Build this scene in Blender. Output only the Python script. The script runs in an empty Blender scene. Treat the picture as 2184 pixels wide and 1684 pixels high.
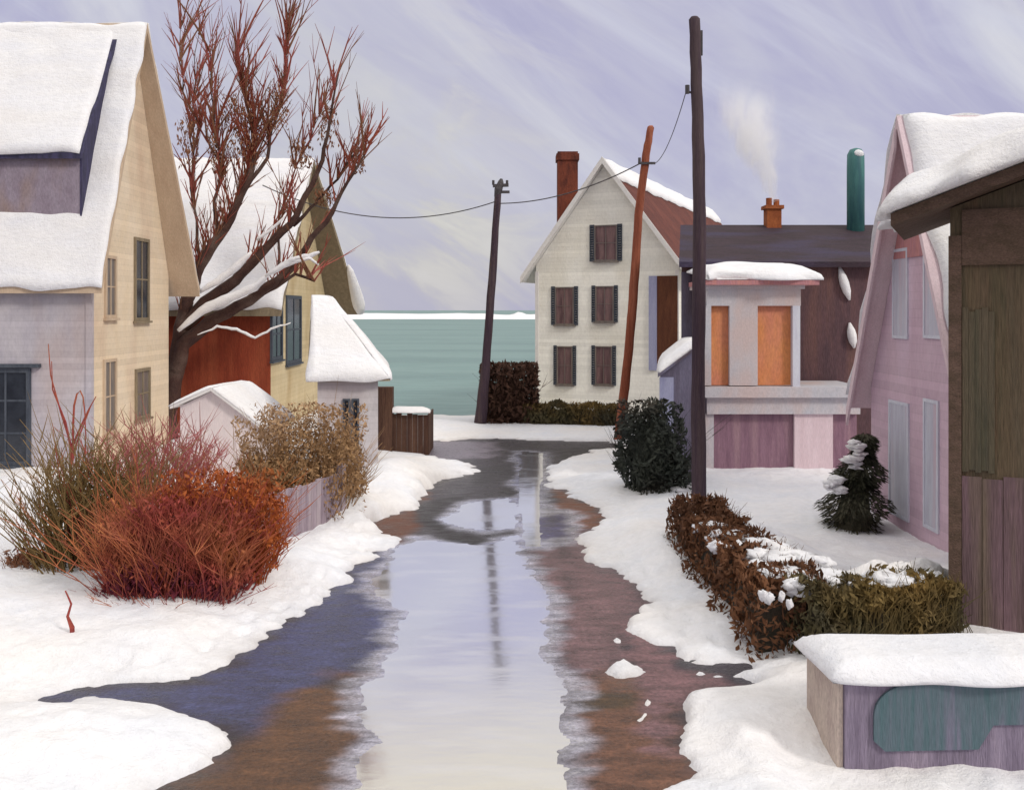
import bpy, bmesh, math, random
import numpy as np
from mathutils import Vector, Matrix, noise as mnoise
R = math.radians
random.seed(7); rng = np.random.default_rng(7)
sc = bpy.context.scene
COL = sc.collection
F_PX, CX, HY, EYE = 2000.0, 1092.0, 660.0, 4.6     # camera constants measured on the picture (2184 px wide)

def P(px, py, Y):                 # point at depth Y
    return Vector(((px - CX) * Y / F_PX, Y, EYE - (py - HY) * Y / F_PX))
def G(px, py):                    # point on the ground
    Y = F_PX * EYE / (py - HY)
    return Vector(((px - CX) * Y / F_PX, Y, 0.0))
def lin(r, g, b, k=1.0):
    f = lambda c: (c / 255 / 12.92) if c / 255 <= .04045 else ((c / 255 + .055) / 1.055) ** 2.4
    return (min(f(r) * k, .93), min(f(g) * k, .93), min(f(b) * k, .93), 1.0)

# ------------------------------------------------------------------ materials
MATS = {}
def grain(m, scale=38, strength=.35, dist=.012):
    nt = m.node_tree; N, L = nt.nodes, nt.links; b = N['Principled BSDF']; prev = b.inputs['Normal'].links[0].from_socket
    t = N.new('ShaderNodeTexCoord'); n = N.new('ShaderNodeTexNoise'); n.inputs['Scale'].default_value = scale; n.inputs['Detail'].default_value = 4; n.inputs['Roughness'].default_value = .7
    L.new(t.outputs['Object'], n.inputs['Vector']); p = N.new('ShaderNodeBump'); p.inputs['Strength'].default_value = strength; p.inputs['Distance'].default_value = dist
    L.new(n.outputs['Fac'], p.inputs['Height']); L.new(prev, p.inputs['Normal']); L.new(p.outputs['Normal'], b.inputs['Normal'])
def mat(name, c1, c2=None, c3=None, scale=3.0, stretch=(1, 1, 1), rough=.8, bump=.15, bscale=None, spec=.3, board=0, board_axis='Z',
        metallic=0.0, amt=1.0, fine=.35, joint=.84):
    """weathered surface: two or three tones mixed by stretched noise, optional board joints, bump"""
    m = bpy.data.materials.new(name); m.use_nodes = True
    nt = m.node_tree; N = nt.nodes; L = nt.links
    b = N['Principled BSDF']; b.inputs['Roughness'].default_value = rough
    b.inputs['Specular IOR Level'].default_value = spec; b.inputs['Metallic'].default_value = metallic
    tc = N.new('ShaderNodeTexCoord'); mp = N.new('ShaderNodeMapping')
    mp.inputs['Scale'].default_value = stretch
    L.new(tc.outputs['Object'], mp.inputs['Vector'])
    n1 = N.new('ShaderNodeTexNoise'); n1.inputs['Scale'].default_value = scale; n1.inputs['Detail'].default_value = 6
    n1.inputs['Roughness'].default_value = .62; n1.inputs['Distortion'].default_value = .4
    L.new(mp.outputs['Vector'], n1.inputs['Vector'])
    cr = N.new('ShaderNodeValToRGB'); e = cr.color_ramp.elements
    c2 = c2 or c1; e[0].position = .36; e[0].color = c1; e[1].position = .64; e[1].color = c2
    L.new(n1.outputs['Fac'], cr.inputs['Fac'])
    out = cr.outputs['Color']
    if c3:
        n2 = N.new('ShaderNodeTexNoise'); n2.inputs['Scale'].default_value = scale * .33; n2.inputs['Detail'].default_value = 4
        mp2 = N.new('ShaderNodeMapping'); mp2.inputs['Location'].default_value = (7.3, 2.1, 4.4)
        mp2.inputs['Scale'].default_value = stretch
        L.new(tc.outputs['Object'], mp2.inputs['Vector']); L.new(mp2.outputs['Vector'], n2.inputs['Vector'])
        mr = N.new('ShaderNodeMapRange'); mr.inputs['From Min'].default_value = .48; mr.inputs['From Max'].default_value = .66
        mr.inputs['To Max'].default_value = amt
        L.new(n2.outputs['Fac'], mr.inputs['Value'])
        mx = N.new('ShaderNodeMix'); mx.data_type = 'RGBA'
        L.new(mr.outputs['Result'], mx.inputs['Factor']); L.new(out, mx.inputs['A']); mx.inputs['B'].default_value = c3
        out = mx.outputs['Result']
    hsrc = n1.outputs['Fac']
    if fine:
        nf = N.new('ShaderNodeTexNoise'); nf.inputs['Scale'].default_value = scale * 9; nf.inputs['Detail'].default_value = 3
        L.new(mp.outputs['Vector'], nf.inputs['Vector'])
        mf = N.new('ShaderNodeMapRange'); mf.inputs['To Min'].default_value = 1 - fine; mf.inputs['To Max'].default_value = 1 + fine
        mf.inputs['From Min'].default_value = .25; mf.inputs['From Max'].default_value = .75
        L.new(nf.outputs['Fac'], mf.inputs['Value'])
        mm = N.new('ShaderNodeMix'); mm.data_type = 'RGBA'; mm.blend_type = 'MULTIPLY'; mm.inputs['Factor'].default_value = 1
        L.new(out, mm.inputs['A']); L.new(mf.outputs['Result'], mm.inputs['B']); out = mm.outputs['Result']
        ad = N.new('ShaderNodeMath'); ad.operation = 'MULTIPLY_ADD'; ad.inputs[1].default_value = .5
        L.new(nf.outputs['Fac'], ad.inputs[0]); L.new(hsrc, ad.inputs[2]); hsrc = ad.outputs[0]
    if board:
        def mth(op, a_, b_=None):
            q = N.new('ShaderNodeMath'); q.operation = op
            for i_, v_ in enumerate((a_, b_)):
                if v_ is None: continue
                if isinstance(v_, (int, float)): q.inputs[i_].default_value = v_
                else: L.new(v_, q.inputs[i_])
            return q.outputs[0]
        sp = N.new('ShaderNodeSeparateXYZ'); L.new(tc.outputs['Object'], sp.inputs['Vector'])
        co = sp.outputs['Z'] if board_axis == 'Z' else mth('ADD', sp.outputs['X'], sp.outputs['Y'])
        wob = mth('MULTIPLY', mth('SUBTRACT', n1.outputs['Fac'], .5), .12)
        ph = mth('ADD', mth('MULTIPLY', co, 3.2 * board), wob); fr = mth('FRACT', ph)
        wn = N.new('ShaderNodeTexWhiteNoise'); wn.noise_dimensions = '1D'; L.new(mth('FLOOR', ph), wn.inputs['W'])
        tv = mth('ADD', mth('MULTIPLY', wn.outputs['Value'], .13), .91)
        jr = N.new('ShaderNodeMapRange'); jr.inputs['From Max'].default_value = .1; jr.inputs['To Min'].default_value = joint
        L.new(fr, jr.inputs['Value']); fac = mth('MULTIPLY', jr.outputs['Result'], tv)
        jm = N.new('ShaderNodeMix'); jm.data_type = 'RGBA'; jm.blend_type = 'MULTIPLY'; jm.inputs['Factor'].default_value = 1
        L.new(out, jm.inputs['A']); L.new(fac, jm.inputs['B']); out = jm.outputs['Result']
        hsrc = mth('ADD', hsrc, mth('MULTIPLY', fr, -.9 if board_axis == 'Z' else .2)); bump = bump * 1.4
    if bump:
        bp = N.new('ShaderNodeBump'); bp.inputs['Strength'].default_value = bump; bp.inputs['Distance'].default_value = .06
        L.new(hsrc, bp.inputs['Height']); L.new(bp.outputs['Normal'], b.inputs['Normal'])
    L.new(out, b.inputs['Base Color'])
    MATS[name] = m
    return m

V = (4, 4, .55)      # strokes running down a wall
M = {}
M['snow'] = mat('snow', (.78, .79, .84, 1), (.85, .84, .86, 1), (.83, .80, .79, 1), scale=.9, rough=.75, bump=.5, spec=.2, fine=.05)
M['roof_snow'] = mat('roof_snow', (.79, .79, .83, 1), (.85, .84, .85, 1), (.80, .78, .78, 1), scale=.9, stretch=(.6, 2, 2), rough=.75, bump=.3, spec=.2, fine=.05)
for k_ in ('snow', 'roof_snow'): grain(M[k_], 26, .8, .02); grain(M[k_], 6, .5, .05)
M['cream'] = mat('cream_paint', lin(226, 206, 178, .95), lin(230, 212, 188, .95), lin(216, 190, 164, .9), scale=1.0, stretch=(1.6, 1.6, .7), bump=.2, fine=.07, board=1.9, joint=.86)
M['soffit_tan'] = mat('soffit_tan', lin(196, 172, 148, .9), lin(206, 184, 160, .9), scale=1.0, stretch=V, bump=.15, fine=.12)
M['lilac'] = mat('lilac_grey_paint', lin(176, 170, 180, .9), lin(194, 188, 194, .9), lin(186, 172, 172, .9), scale=1.0, stretch=(1.6, 1.6, .7), bump=.2, fine=.07, board=1.9, joint=.86)
M['dormer'] = mat('dormer_paint', lin(150, 136, 150, .8), lin(166, 154, 168, .8), lin(160, 136, 124, .8), scale=1.2, stretch=(2, 2, 1), bump=.2, fine=.15)
M['indigo'] = mat('indigo_shingle', lin(78, 74, 108, .8), lin(58, 56, 78, .8), scale=2, stretch=V, bump=.3, fine=.25)
M['slate'] = mat('slate_blue_paint', lin(66, 72, 84, .8), lin(84, 90, 100, .8), scale=2.5, stretch=V, bump=.2, fine=.25, rough=.6)
M['pane_dark'] = mat('dark_glass', lin(60, 66, 78, .6), lin(40, 46, 58, .6), scale=2, rough=.18, bump=.03, spec=.5, fine=0)
M['pane_grey'] = mat('dull_glass', lin(150, 138, 128, .7), lin(122, 114, 112, .7), scale=2.5, stretch=V, rough=.3, bump=.03, fine=.1)
M['pane_mauve'] = mat('mauve_curtained_glass', lin(122, 96, 98, .75), lin(146, 116, 114, .75), lin(100, 76, 80, .7), scale=3, stretch=V, rough=.3, bump=.04, fine=.15)
M['red'] = mat('barn_red', lin(158, 72, 46, .8), lin(140, 58, 36, .8), lin(170, 86, 56, .8), scale=1.2, stretch=V, bump=.3, fine=.25, board=2.2, board_axis='X')
M['ochre'] = mat('ochre_paint', lin(204, 184, 146, .9), lin(212, 194, 158, .9), lin(184, 158, 116, .9), scale=1.0, stretch=(1.6, 1.6, .7), bump=.2, fine=.07, board=1.9, joint=.86)
M['olive'] = mat('olive_trim', lin(158, 142, 118, .8), lin(138, 124, 102, .8), scale=1.5, stretch=V, bump=.2, fine=.2)
M['grey'] = mat('pale_grey_paint', lin(196, 190, 194, .9), lin(206, 200, 202, .9), lin(190, 178, 180, .9), scale=1.0, stretch=(1.6, 1.6, .7), bump=.2, fine=.07, board=1.9, joint=.86)
M['shedpale'] = mat('pale_shed_board', lin(224, 212, 210, 1), lin(214, 202, 202, 1), scale=1.5, stretch=V, bump=.15, fine=.08)
M['white'] = mat('white_clapboard', lin(236, 234, 226, 1.0), lin(240, 238, 230, 1.0), lin(228, 224, 212, 1.0), scale=.7, stretch=(2, 2, 1), bump=.22, fine=.06, board=1.9, joint=.92)
M['trim'] = mat('white_trim', lin(226, 224, 220, 1.0), lin(218, 214, 212, 1.0), scale=2, bump=.1, fine=.06)
M['redroof'] = mat('red_shingle', lin(138, 74, 62, .5), lin(118, 62, 54, .5), lin(150, 84, 70, .5), scale=2, bump=.5, fine=.25)
M['brick'] = mat('chimney_brick', lin(108, 52, 36, .8), lin(128, 64, 44, .8), lin(86, 40, 30, .8), scale=3, stretch=(3, 3, 1), bump=.4, fine=.3)
M['orange_brick'] = mat('orange_brick', lin(176, 100, 56, .8), lin(150, 80, 44, .8), scale=4, bump=.4, fine=.3)
M['darkwall'] = mat('dark_brown_shingle', lin(104, 76, 80, .8), lin(88, 66, 72, .8), lin(122, 88, 82, .8), scale=1.2, stretch=V, bump=.4, fine=.3)
M['darkroof'] = mat('dark_slate_roof', lin(76, 58, 70, .6), lin(64, 50, 58, .6), lin(76, 66, 92, .6), scale=1.2, stretch=(1, 3, 3), bump=.35, fine=.3)
M['violet'] = mat('violet_grey_paint', lin(110, 104, 126, .8), lin(128, 124, 148, .8), lin(96, 84, 96, .8), scale=1.4, stretch=V, bump=.2, fine=.2)
M['lavender'] = mat('lavender_trim', lin(160, 162, 198, .85), lin(174, 176, 206, .85), scale=2, stretch=V, bump=.1, fine=.1)
M['browndoor'] = mat('brown_door', lin(110, 66, 44, .8), lin(94, 54, 38, .8), scale=2, stretch=V, bump=.2, fine=.25)
M['porch'] = mat('porch_paint', lin(204, 198, 202, .9), lin(190, 190, 198, .9), lin(204, 186, 184, .9), scale=1.5, stretch=(2, 2, 1), bump=.15, fine=.1)
M['pinkpanel'] = mat('pink_board', lin(216, 196, 202, 1), lin(208, 186, 192, 1), scale=1.5, stretch=V, bump=.15, fine=.12)
M['orange'] = mat('orange_panel', lin(212, 142, 90, .95), lin(204, 130, 84, .95), lin(200, 128, 108, .95), scale=1.2, stretch=(2, 2, .8), bump=.15, fine=.15)
M['mauve'] = mat('mauve_lattice', lin(150, 116, 132, .9), lin(132, 100, 116, .9), lin(160, 128, 138, .9), scale=2, stretch=(6, 6, .4), bump=.4, fine=.2)
M['teal'] = mat('teal_pipe', lin(72, 124, 124, .8), lin(86, 140, 136, .8), lin(60, 104, 112, .8), scale=2.5, stretch=V, bump=.1, fine=.15, rough=.5)
M['pink'] = mat('pink_lilac_paint', lin(206, 180, 194, .95), lin(196, 168, 184, .95), lin(214, 190, 208, .95), scale=1.0, stretch=(1.6, 1.6, .7), bump=.2, fine=.07, board=1.9, joint=.86)
M['rose'] = mat('rose_shingle', lin(196, 136, 130, .9), lin(180, 128, 136, .9), scale=1.5, stretch=V, bump=.3, fine=.2)
M['pale'] = mat('pale_lilac_trim', lin(210, 212, 222, .95), lin(200, 200, 214, .95), scale=2, stretch=V, bump=.1, fine=.08)
M['pale_pane'] = mat('pale_curtained_glass', lin(206, 208, 220, .9), lin(190, 188, 204, .9), lin(206, 186, 198, .9), scale=2, stretch=(5, 5, .4), rough=.35, bump=.05, fine=.08)
M['barn'] = mat('barn_board', lin(128, 106, 84, .72), lin(106, 96, 74, .72), lin(112, 100, 82, .72), scale=1.1, stretch=(6, 6, .45), bump=.5, fine=.3, board=1.6, board_axis='X')
M['barn_mauve'] = mat('mauve_barn_board', lin(138, 110, 118, .75), lin(118, 96, 98, .75), lin(128, 112, 96, .75), scale=1.1, stretch=(6, 6, .45), bump=.5, fine=.25)
M['barn_green'] = mat('olive_green_board', lin(92, 90, 68, .75), lin(74, 76, 66, .75), lin(110, 98, 80, .75), scale=1.4, stretch=(7, 7, .4), bump=.4, fine=.3)
M['barn_soffit'] = mat('brown_soffit', lin(120, 96, 84, .75), lin(98, 80, 66, .75), scale=2, stretch=(1, 4, 4), bump=.4, fine=.3)
M['pole_dark'] = mat('dark_pole_wood', lin(84, 66, 74, .75), lin(68, 52, 66, .75), lin(100, 84, 84, .75), scale=2, stretch=(6, 6, .3), bump=.5, fine=.3)
M['pole_red'] = mat('red_pole_wood', lin(164, 92, 66, .8), lin(140, 74, 54, .8), lin(180, 110, 84, .8), scale=2, stretch=(6, 6, .3), bump=.5, fine=.3)
M['iron'] = mat('dark_iron', (.05, .045, .05, 1), (.08, .07, .075, 1), scale=6, rough=.6, bump=.2)
M['brownboard'] = mat('brown_board', lin(90, 62, 48, .75), lin(76, 50, 42, .75), lin(106, 76, 60, .75), scale=1.4, stretch=(6, 6, .5), bump=.5, fine=.3)
M['mauveboard'] = mat('mauve_board', lin(166, 150, 160, .85), lin(150, 134, 146, .85), lin(184, 170, 176, .85), scale=1.4, stretch=(6, 6, .4), bump=.4, fine=.2)
M['mauvewall'] = mat('mauve_stone', lin(150, 138, 158, .85), lin(132, 120, 140, .85), lin(166, 152, 170, .85), scale=1.8, stretch=(5, 5, .5), bump=.5, fine=.2, board=1.3, board_axis='X')
M['beigewall'] = mat('beige_stone', lin(206, 190, 178, .85), lin(186, 168, 160, .85), scale=2, stretch=(3, 3, 1), bump=.4, fine=.2)
M['tealwall'] = mat('teal_tarpaulin', lin(84, 112, 118, .8), lin(106, 118, 130, .8), lin(136, 126, 150, .8), scale=2.4, stretch=(6, 6, .4), bump=.4, fine=.2)
M['bark'] = mat('dark_bark', lin(92, 64, 54, .75), lin(74, 50, 46, .75), lin(112, 90, 80, .75), scale=3, bump=.6, fine=.35)
M['twig'] = mat('red_brown_twig', lin(160, 84, 66, .88), lin(140, 72, 56, .88), lin(172, 92, 84, .88), scale=.9, bump=.1, fine=.2)
M['twig_brown'] = mat('brown_twig', lin(150, 104, 76, .85), lin(126, 84, 62, .85), scale=.9, bump=.1, fine=.2)
M['crimson'] = mat('crimson_stem', lin(160, 72, 58, .9), lin(132, 52, 58, .9), lin(186, 116, 72, .9), scale=1.8, bump=.1, fine=.25)
M['maroon'] = mat('maroon_stem', lin(120, 46, 62, .8), lin(98, 38, 56, .8), lin(140, 62, 56, .8), scale=.9, bump=.1, fine=.25)
M['rust'] = mat('rust_leaf', lin(184, 98, 44, .85), lin(164, 84, 44, .85), lin(150, 104, 60, .85), scale=1, bump=.1, fine=.25)
M['olive_stem'] = mat('olive_stem', lin(134, 108, 66, .85), lin(110, 90, 54, .85), lin(158, 130, 88, .85), scale=1, bump=.1, fine=.25)
M['tan_leaf'] = mat('tan_leaf', lin(166, 132, 94, .95), lin(146, 112, 78, .95), lin(182, 152, 122, .95), scale=1, bump=.1, fine=.25)
M['pink_stem'] = mat('pink_stem', lin(184, 108, 108, .85), lin(164, 88, 86, .85), scale=1, bump=.1, fine=.2)
M['hedge_brown'] = mat('brown_hedge_leaf', lin(124, 82, 54, .8), lin(104, 70, 50, .8), lin(136, 88, 50, .8), scale=1, bump=.1, fine=.35)
M['hedge_green'] = mat('olive_hedge_leaf', lin(96, 88, 58, .8), lin(82, 76, 58, .8), lin(146, 116, 60, .8), scale=1.3, bump=.1, fine=.35)
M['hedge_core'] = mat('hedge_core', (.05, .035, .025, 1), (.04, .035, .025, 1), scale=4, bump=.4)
M['needle'] = mat('dark_needle', lin(76, 76, 58, .7), lin(58, 60, 46, .7), lin(92, 86, 70, .7), scale=2, bump=.1, fine=.35)
M['shrub'] = mat('dark_shrub_leaf', lin(72, 76, 66, .7), lin(60, 66, 62, .7), lin(88, 66, 54, .7), scale=.9, bump=.1, fine=.35)

# ------------------------------------------------------------------ mesh helpers
class MB:
    def __init__(s): s.v = []; s.f = []
    def quad(s, a, b, c, d):
        n = len(s.v); s.v += [Vector(a), Vector(b), Vector(c), Vector(d)]; s.f.append((n, n + 1, n + 2, n + 3))
    def poly(s, pts):
        n = len(s.v); s.v += [Vector(p) for p in pts]; s.f.append(tuple(range(n, n + len(pts))))
    def box(s, o, u, v, w):                       # corner + three edge vectors
        o, u, v, w = map(Vector, (o, u, v, w)); n = len(s.v)
        s.v += [o, o + u, o + u + v, o + v, o + w, o + u + w, o + u + v + w, o + v + w]
        s.f += [tuple(n + i for i in q) for q in ((0, 3, 2, 1), (4, 5, 6, 7), (0, 1, 5, 4), (1, 2, 6, 5), (2, 3, 7, 6), (3, 0, 4, 7))]
    def prism(s, pts, d):                         # polygon swept by vector d
        pts = [Vector(p) for p in pts]; d = Vector(d); n = len(s.v); k = len(pts)
        s.v += pts + [p + d for p in pts]
        s.f.append(tuple(range(n + k - 1, n - 1, -1))); s.f.append(tuple(range(n + k, n + 2 * k)))
        for i in range(k):
            j = (i + 1) % k; s.f.append((n + i, n + j, n + k + j, n + k + i))
    def tube(s, pts, rad, n=6, cap=True):
        pts = [Vector(p) for p in pts]; base = len(s.v); prev = None
        for i, p in enumerate(pts):
            t = (pts[min(i + 1, len(pts) - 1)] - pts[max(i - 1, 0)]).normalized()
            a = t.cross(Vector((0, 1, 0.13))) if prev is None else prev - t * prev.dot(t)
            if a.length < 1e-5: a = t.cross(Vector((1, 0, 0)))
            a.normalize(); prev = a; b = t.cross(a); r = rad[i] if hasattr(rad, '__len__') else rad
            for k in range(n):
                g = 2 * math.pi * k / n; s.v.append(p + (a * math.cos(g) + b * math.sin(g)) * r)
        for i in range(len(pts) - 1):
            for k in range(n):
                q = base + i * n; s.f.append((q + k, q + (k + 1) % n, q + n + (k + 1) % n, q + n + k))
        if cap:
            s.f.append(tuple(base + k for k in reversed(range(n)))); q = base + (len(pts) - 1) * n
            s.f.append(tuple(q + k for k in range(n)))
    def blob(s, c, rx, ry, rz, sub=10, amp=.18, fr=1.6):
        c = Vector(c); base = len(s.v); nu, nv = sub, max(5, sub // 2); off = random.random() * 50
        for j in range(nv + 1):
            th = math.pi * j / nv
            for i in range(nu):
                ph = 2 * math.pi * i / nu
                d = Vector((math.sin(th) * math.cos(ph), math.sin(th) * math.sin(ph), math.cos(th)))
                q = 1 + amp * mnoise.noise(d * fr + Vector((off, off, 0))) + amp * .5 * mnoise.noise(d * fr * 2.7 + Vector((off, 3, 0)))
                s.v.append(c + Vector((d.x * rx * q, d.y * ry * q, d.z * rz * q)))
        for j in range(nv):
            for i in range(nu):
                a = base + j * nu + i; b = base + j * nu + (i + 1) % nu
                s.f.append((a, a + nu, b + nu, b))
def link(o): COL.objects.link(o); return o
def root_loc(o):
    while o.parent: o = o.parent
    return Vector(o.location)
def obj(name, mb, m, parent=None, smooth=False, origin=None, fix=True):
    base = root_loc(parent) if parent else Vector(origin or (0, 0, 0))
    me = bpy.data.meshes.new(name)
    me.from_pydata([tuple(v - base) for v in mb.v], [], mb.f); me.update()
    if fix:
        bm = bmesh.new(); bm.from_mesh(me); bmesh.ops.recalc_face_normals(bm, faces=bm.faces[:]); bm.to_mesh(me); bm.free()
    me.materials.append(M[m] if isinstance(m, str) else m)
    if smooth: me.shade_smooth()
    o = link(bpy.data.objects.new(name, me))
    if parent: o.parent = parent
    else: o.location = base
    return o
def tag(o, label=None, cat=None, group=None, kind=None):
    for k, v in (('label', label), ('category', cat), ('group', group), ('kind', kind)):
        if v: o[k] = v
    return o
def thing(name, loc, label, cat, group=None):
    o = link(bpy.data.objects.new(name, None)); o.location = loc; o.empty_display_size = .3
    return tag(o, label, cat, group)

def snow_sheet(mb, a, b, c, d, thick, nu=40, nv=16, amp=.05, edge=.08, fr=1.2):
    """lumpy snow lying on quad a-b-c-d (a-b lower edge, d-c upper edge); rounded ragged edges"""
    a, b, c, d = map(Vector, (a, b, c, d)); n = (b - a).cross(d - a).normalized()
    if n.z < 0: n = -n
    eu, ev = (b - a).normalized(), (d - a).normalized(); lu, lv = (b - a).length, (d - a).length
    base = len(mb.v); off = random.random() * 90
    for layer in (0, 1):
        for j in range(nv + 1):
            for i in range(nu + 1):
                u, v = i / nu, j / nv
                p = a.lerp(b, u).lerp(d.lerp(c, u), v)
                q = p * fr + Vector((off, 0, 0))
                e1, e2 = mnoise.noise(q), mnoise.noise(q + Vector((31, 7, 3)))
                if i in (0, nu): p = p + eu * (edge * e1 * 1.4)
                if j in (0, nv): p = p + ev * (edge * e2 * 1.8)
                if layer:
                    du = min(u, 1 - u) * lu; dv = min(v, 1 - v) * lv; dd = min(du, dv)
                    h = thick * min(1, math.sqrt(min(1, dd / (thick * 1.3) + .04)))
                    h = h * (1 + .25 * mnoise.noise(q * .7 + Vector((0, 9, 0)))) + amp * e1
                    p = p + n * max(h, .012)
                mb.v.append(p)
    W = nu + 1; off1 = base + W * (nv + 1)
    for j in range(nv):
        for i in range(nu):
            q = base + j * W + i; mb.f.append((q, q + W, q + W + 1, q + 1))
            q = off1 + j * W + i; mb.f.append((q, q + 1, q + W + 1, q + W))
    ring = [j * W for j in range(nv + 1)] + [nv * W + i for i in range(1, W)] + [j * W + nu for j in range(nv - 1, -1, -1)] + [i for i in range(nu - 1, 0, -1)]
    for k in range(len(ring)):
        p, q = ring[k], ring[(k + 1) % len(ring)]
        mb.f.append((base + p, base + q, off1 + q, off1 + p))

class Wall:                        # a wall plane: o bottom corner, u along, n outward
    def __init__(s, o, u, n): s.o = Vector(o); s.u = Vector(u).normalized(); s.n = Vector(n).normalized(); s.z = Vector((0, 0, 1))
    def p(s, a, z, d=0): return s.o + s.u * a + s.z * z + s.n * d
    def box(s, mb, a0, a1, z0, z1, d0, d1):
        mb.box(s.p(a0, z0, d0), s.u * (a1 - a0), s.z * (z1 - z0), s.n * (d1 - d0))
    def at(s, px, py):             # where the sight line through a picture point meets this wall
        d = Vector(((px - CX) / F_PX, 1, -(py - HY) / F_PX)); c = Vector((0, 0, EYE))
        t = (s.o - c).dot(s.n) / d.dot(s.n); q = c + d * t - s.o
        return q.dot(s.u), q.z + s.o.z - s.o.z
def window(par, w, a0, a1, z0, z1, frame='trim', pane='pane_dark', bar=.07, mull=(1, 1), sill=True, name='window', d=.06):
    mb = MB()
    w.box(mb, a0, a0 + bar, z0, z1, -.02, d); w.box(mb, a1 - bar, a1, z0, z1, -.02, d)
    w.box(mb, a0 + bar, a1 - bar, z1 - bar, z1, -.02, d); w.box(mb, a0 + bar, a1 - bar, z0, z0 + bar, -.02, d)
    t = bar * .45
    for k in range(1, mull[0] + 1):
        a = a0 + (a1 - a0) * k / (mull[0] + 1); w.box(mb, a - t / 2, a + t / 2, z0 + bar, z1 - bar, 0, d * .7)
    for k in range(1, mull[1] + 1):
        z = z0 + (z1 - z0) * k / (mull[1] + 1); w.box(mb, a0 + bar, a1 - bar, z - t / 2, z + t / 2, 0, d * .62)
    f = obj(name, mb, frame, par)
    mb = MB(); w.box(mb, a0 + bar, a1 - bar, z0 + bar, z1 - bar, -.02, .02); obj('pane', mb, pane, f)
    if sill:
        mb = MB(); w.box(mb, a0 - .06, a1 + .06, z0 - .07, z0 - .002, -.02, d + .06); obj('sill', mb, frame, f)
    return f
def shutter(par, w, a0, a1, z0, z1, m='slate'):
    mb = MB(); b = (a1 - a0) * .16
    w.box(mb, a0, a0 + b, z0, z1, 0, .05); w.box(mb, a1 - b, a1, z0, z1, 0, .05)
    w.box(mb, a0 + b, a1 - b, z0, z0 + .08, 0, .048); w.box(mb, a0 + b, a1 - b, z1 - .08, z1, 0, .048)
    n = max(5, int((z1 - z0) / .11))
    for k in range(n):
        z = z0 + .08 + (z1 - z0 - .16) * (k + .1) / n; h = (z1 - z0 - .16) / n * .8
        mb.box(w.p(a0 + b, z, .005), w.u * (a1 - a0 - 2 * b), w.z * h + w.n * .03, w.n * .012)
    return obj('shutter', mb, m, par)

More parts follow.
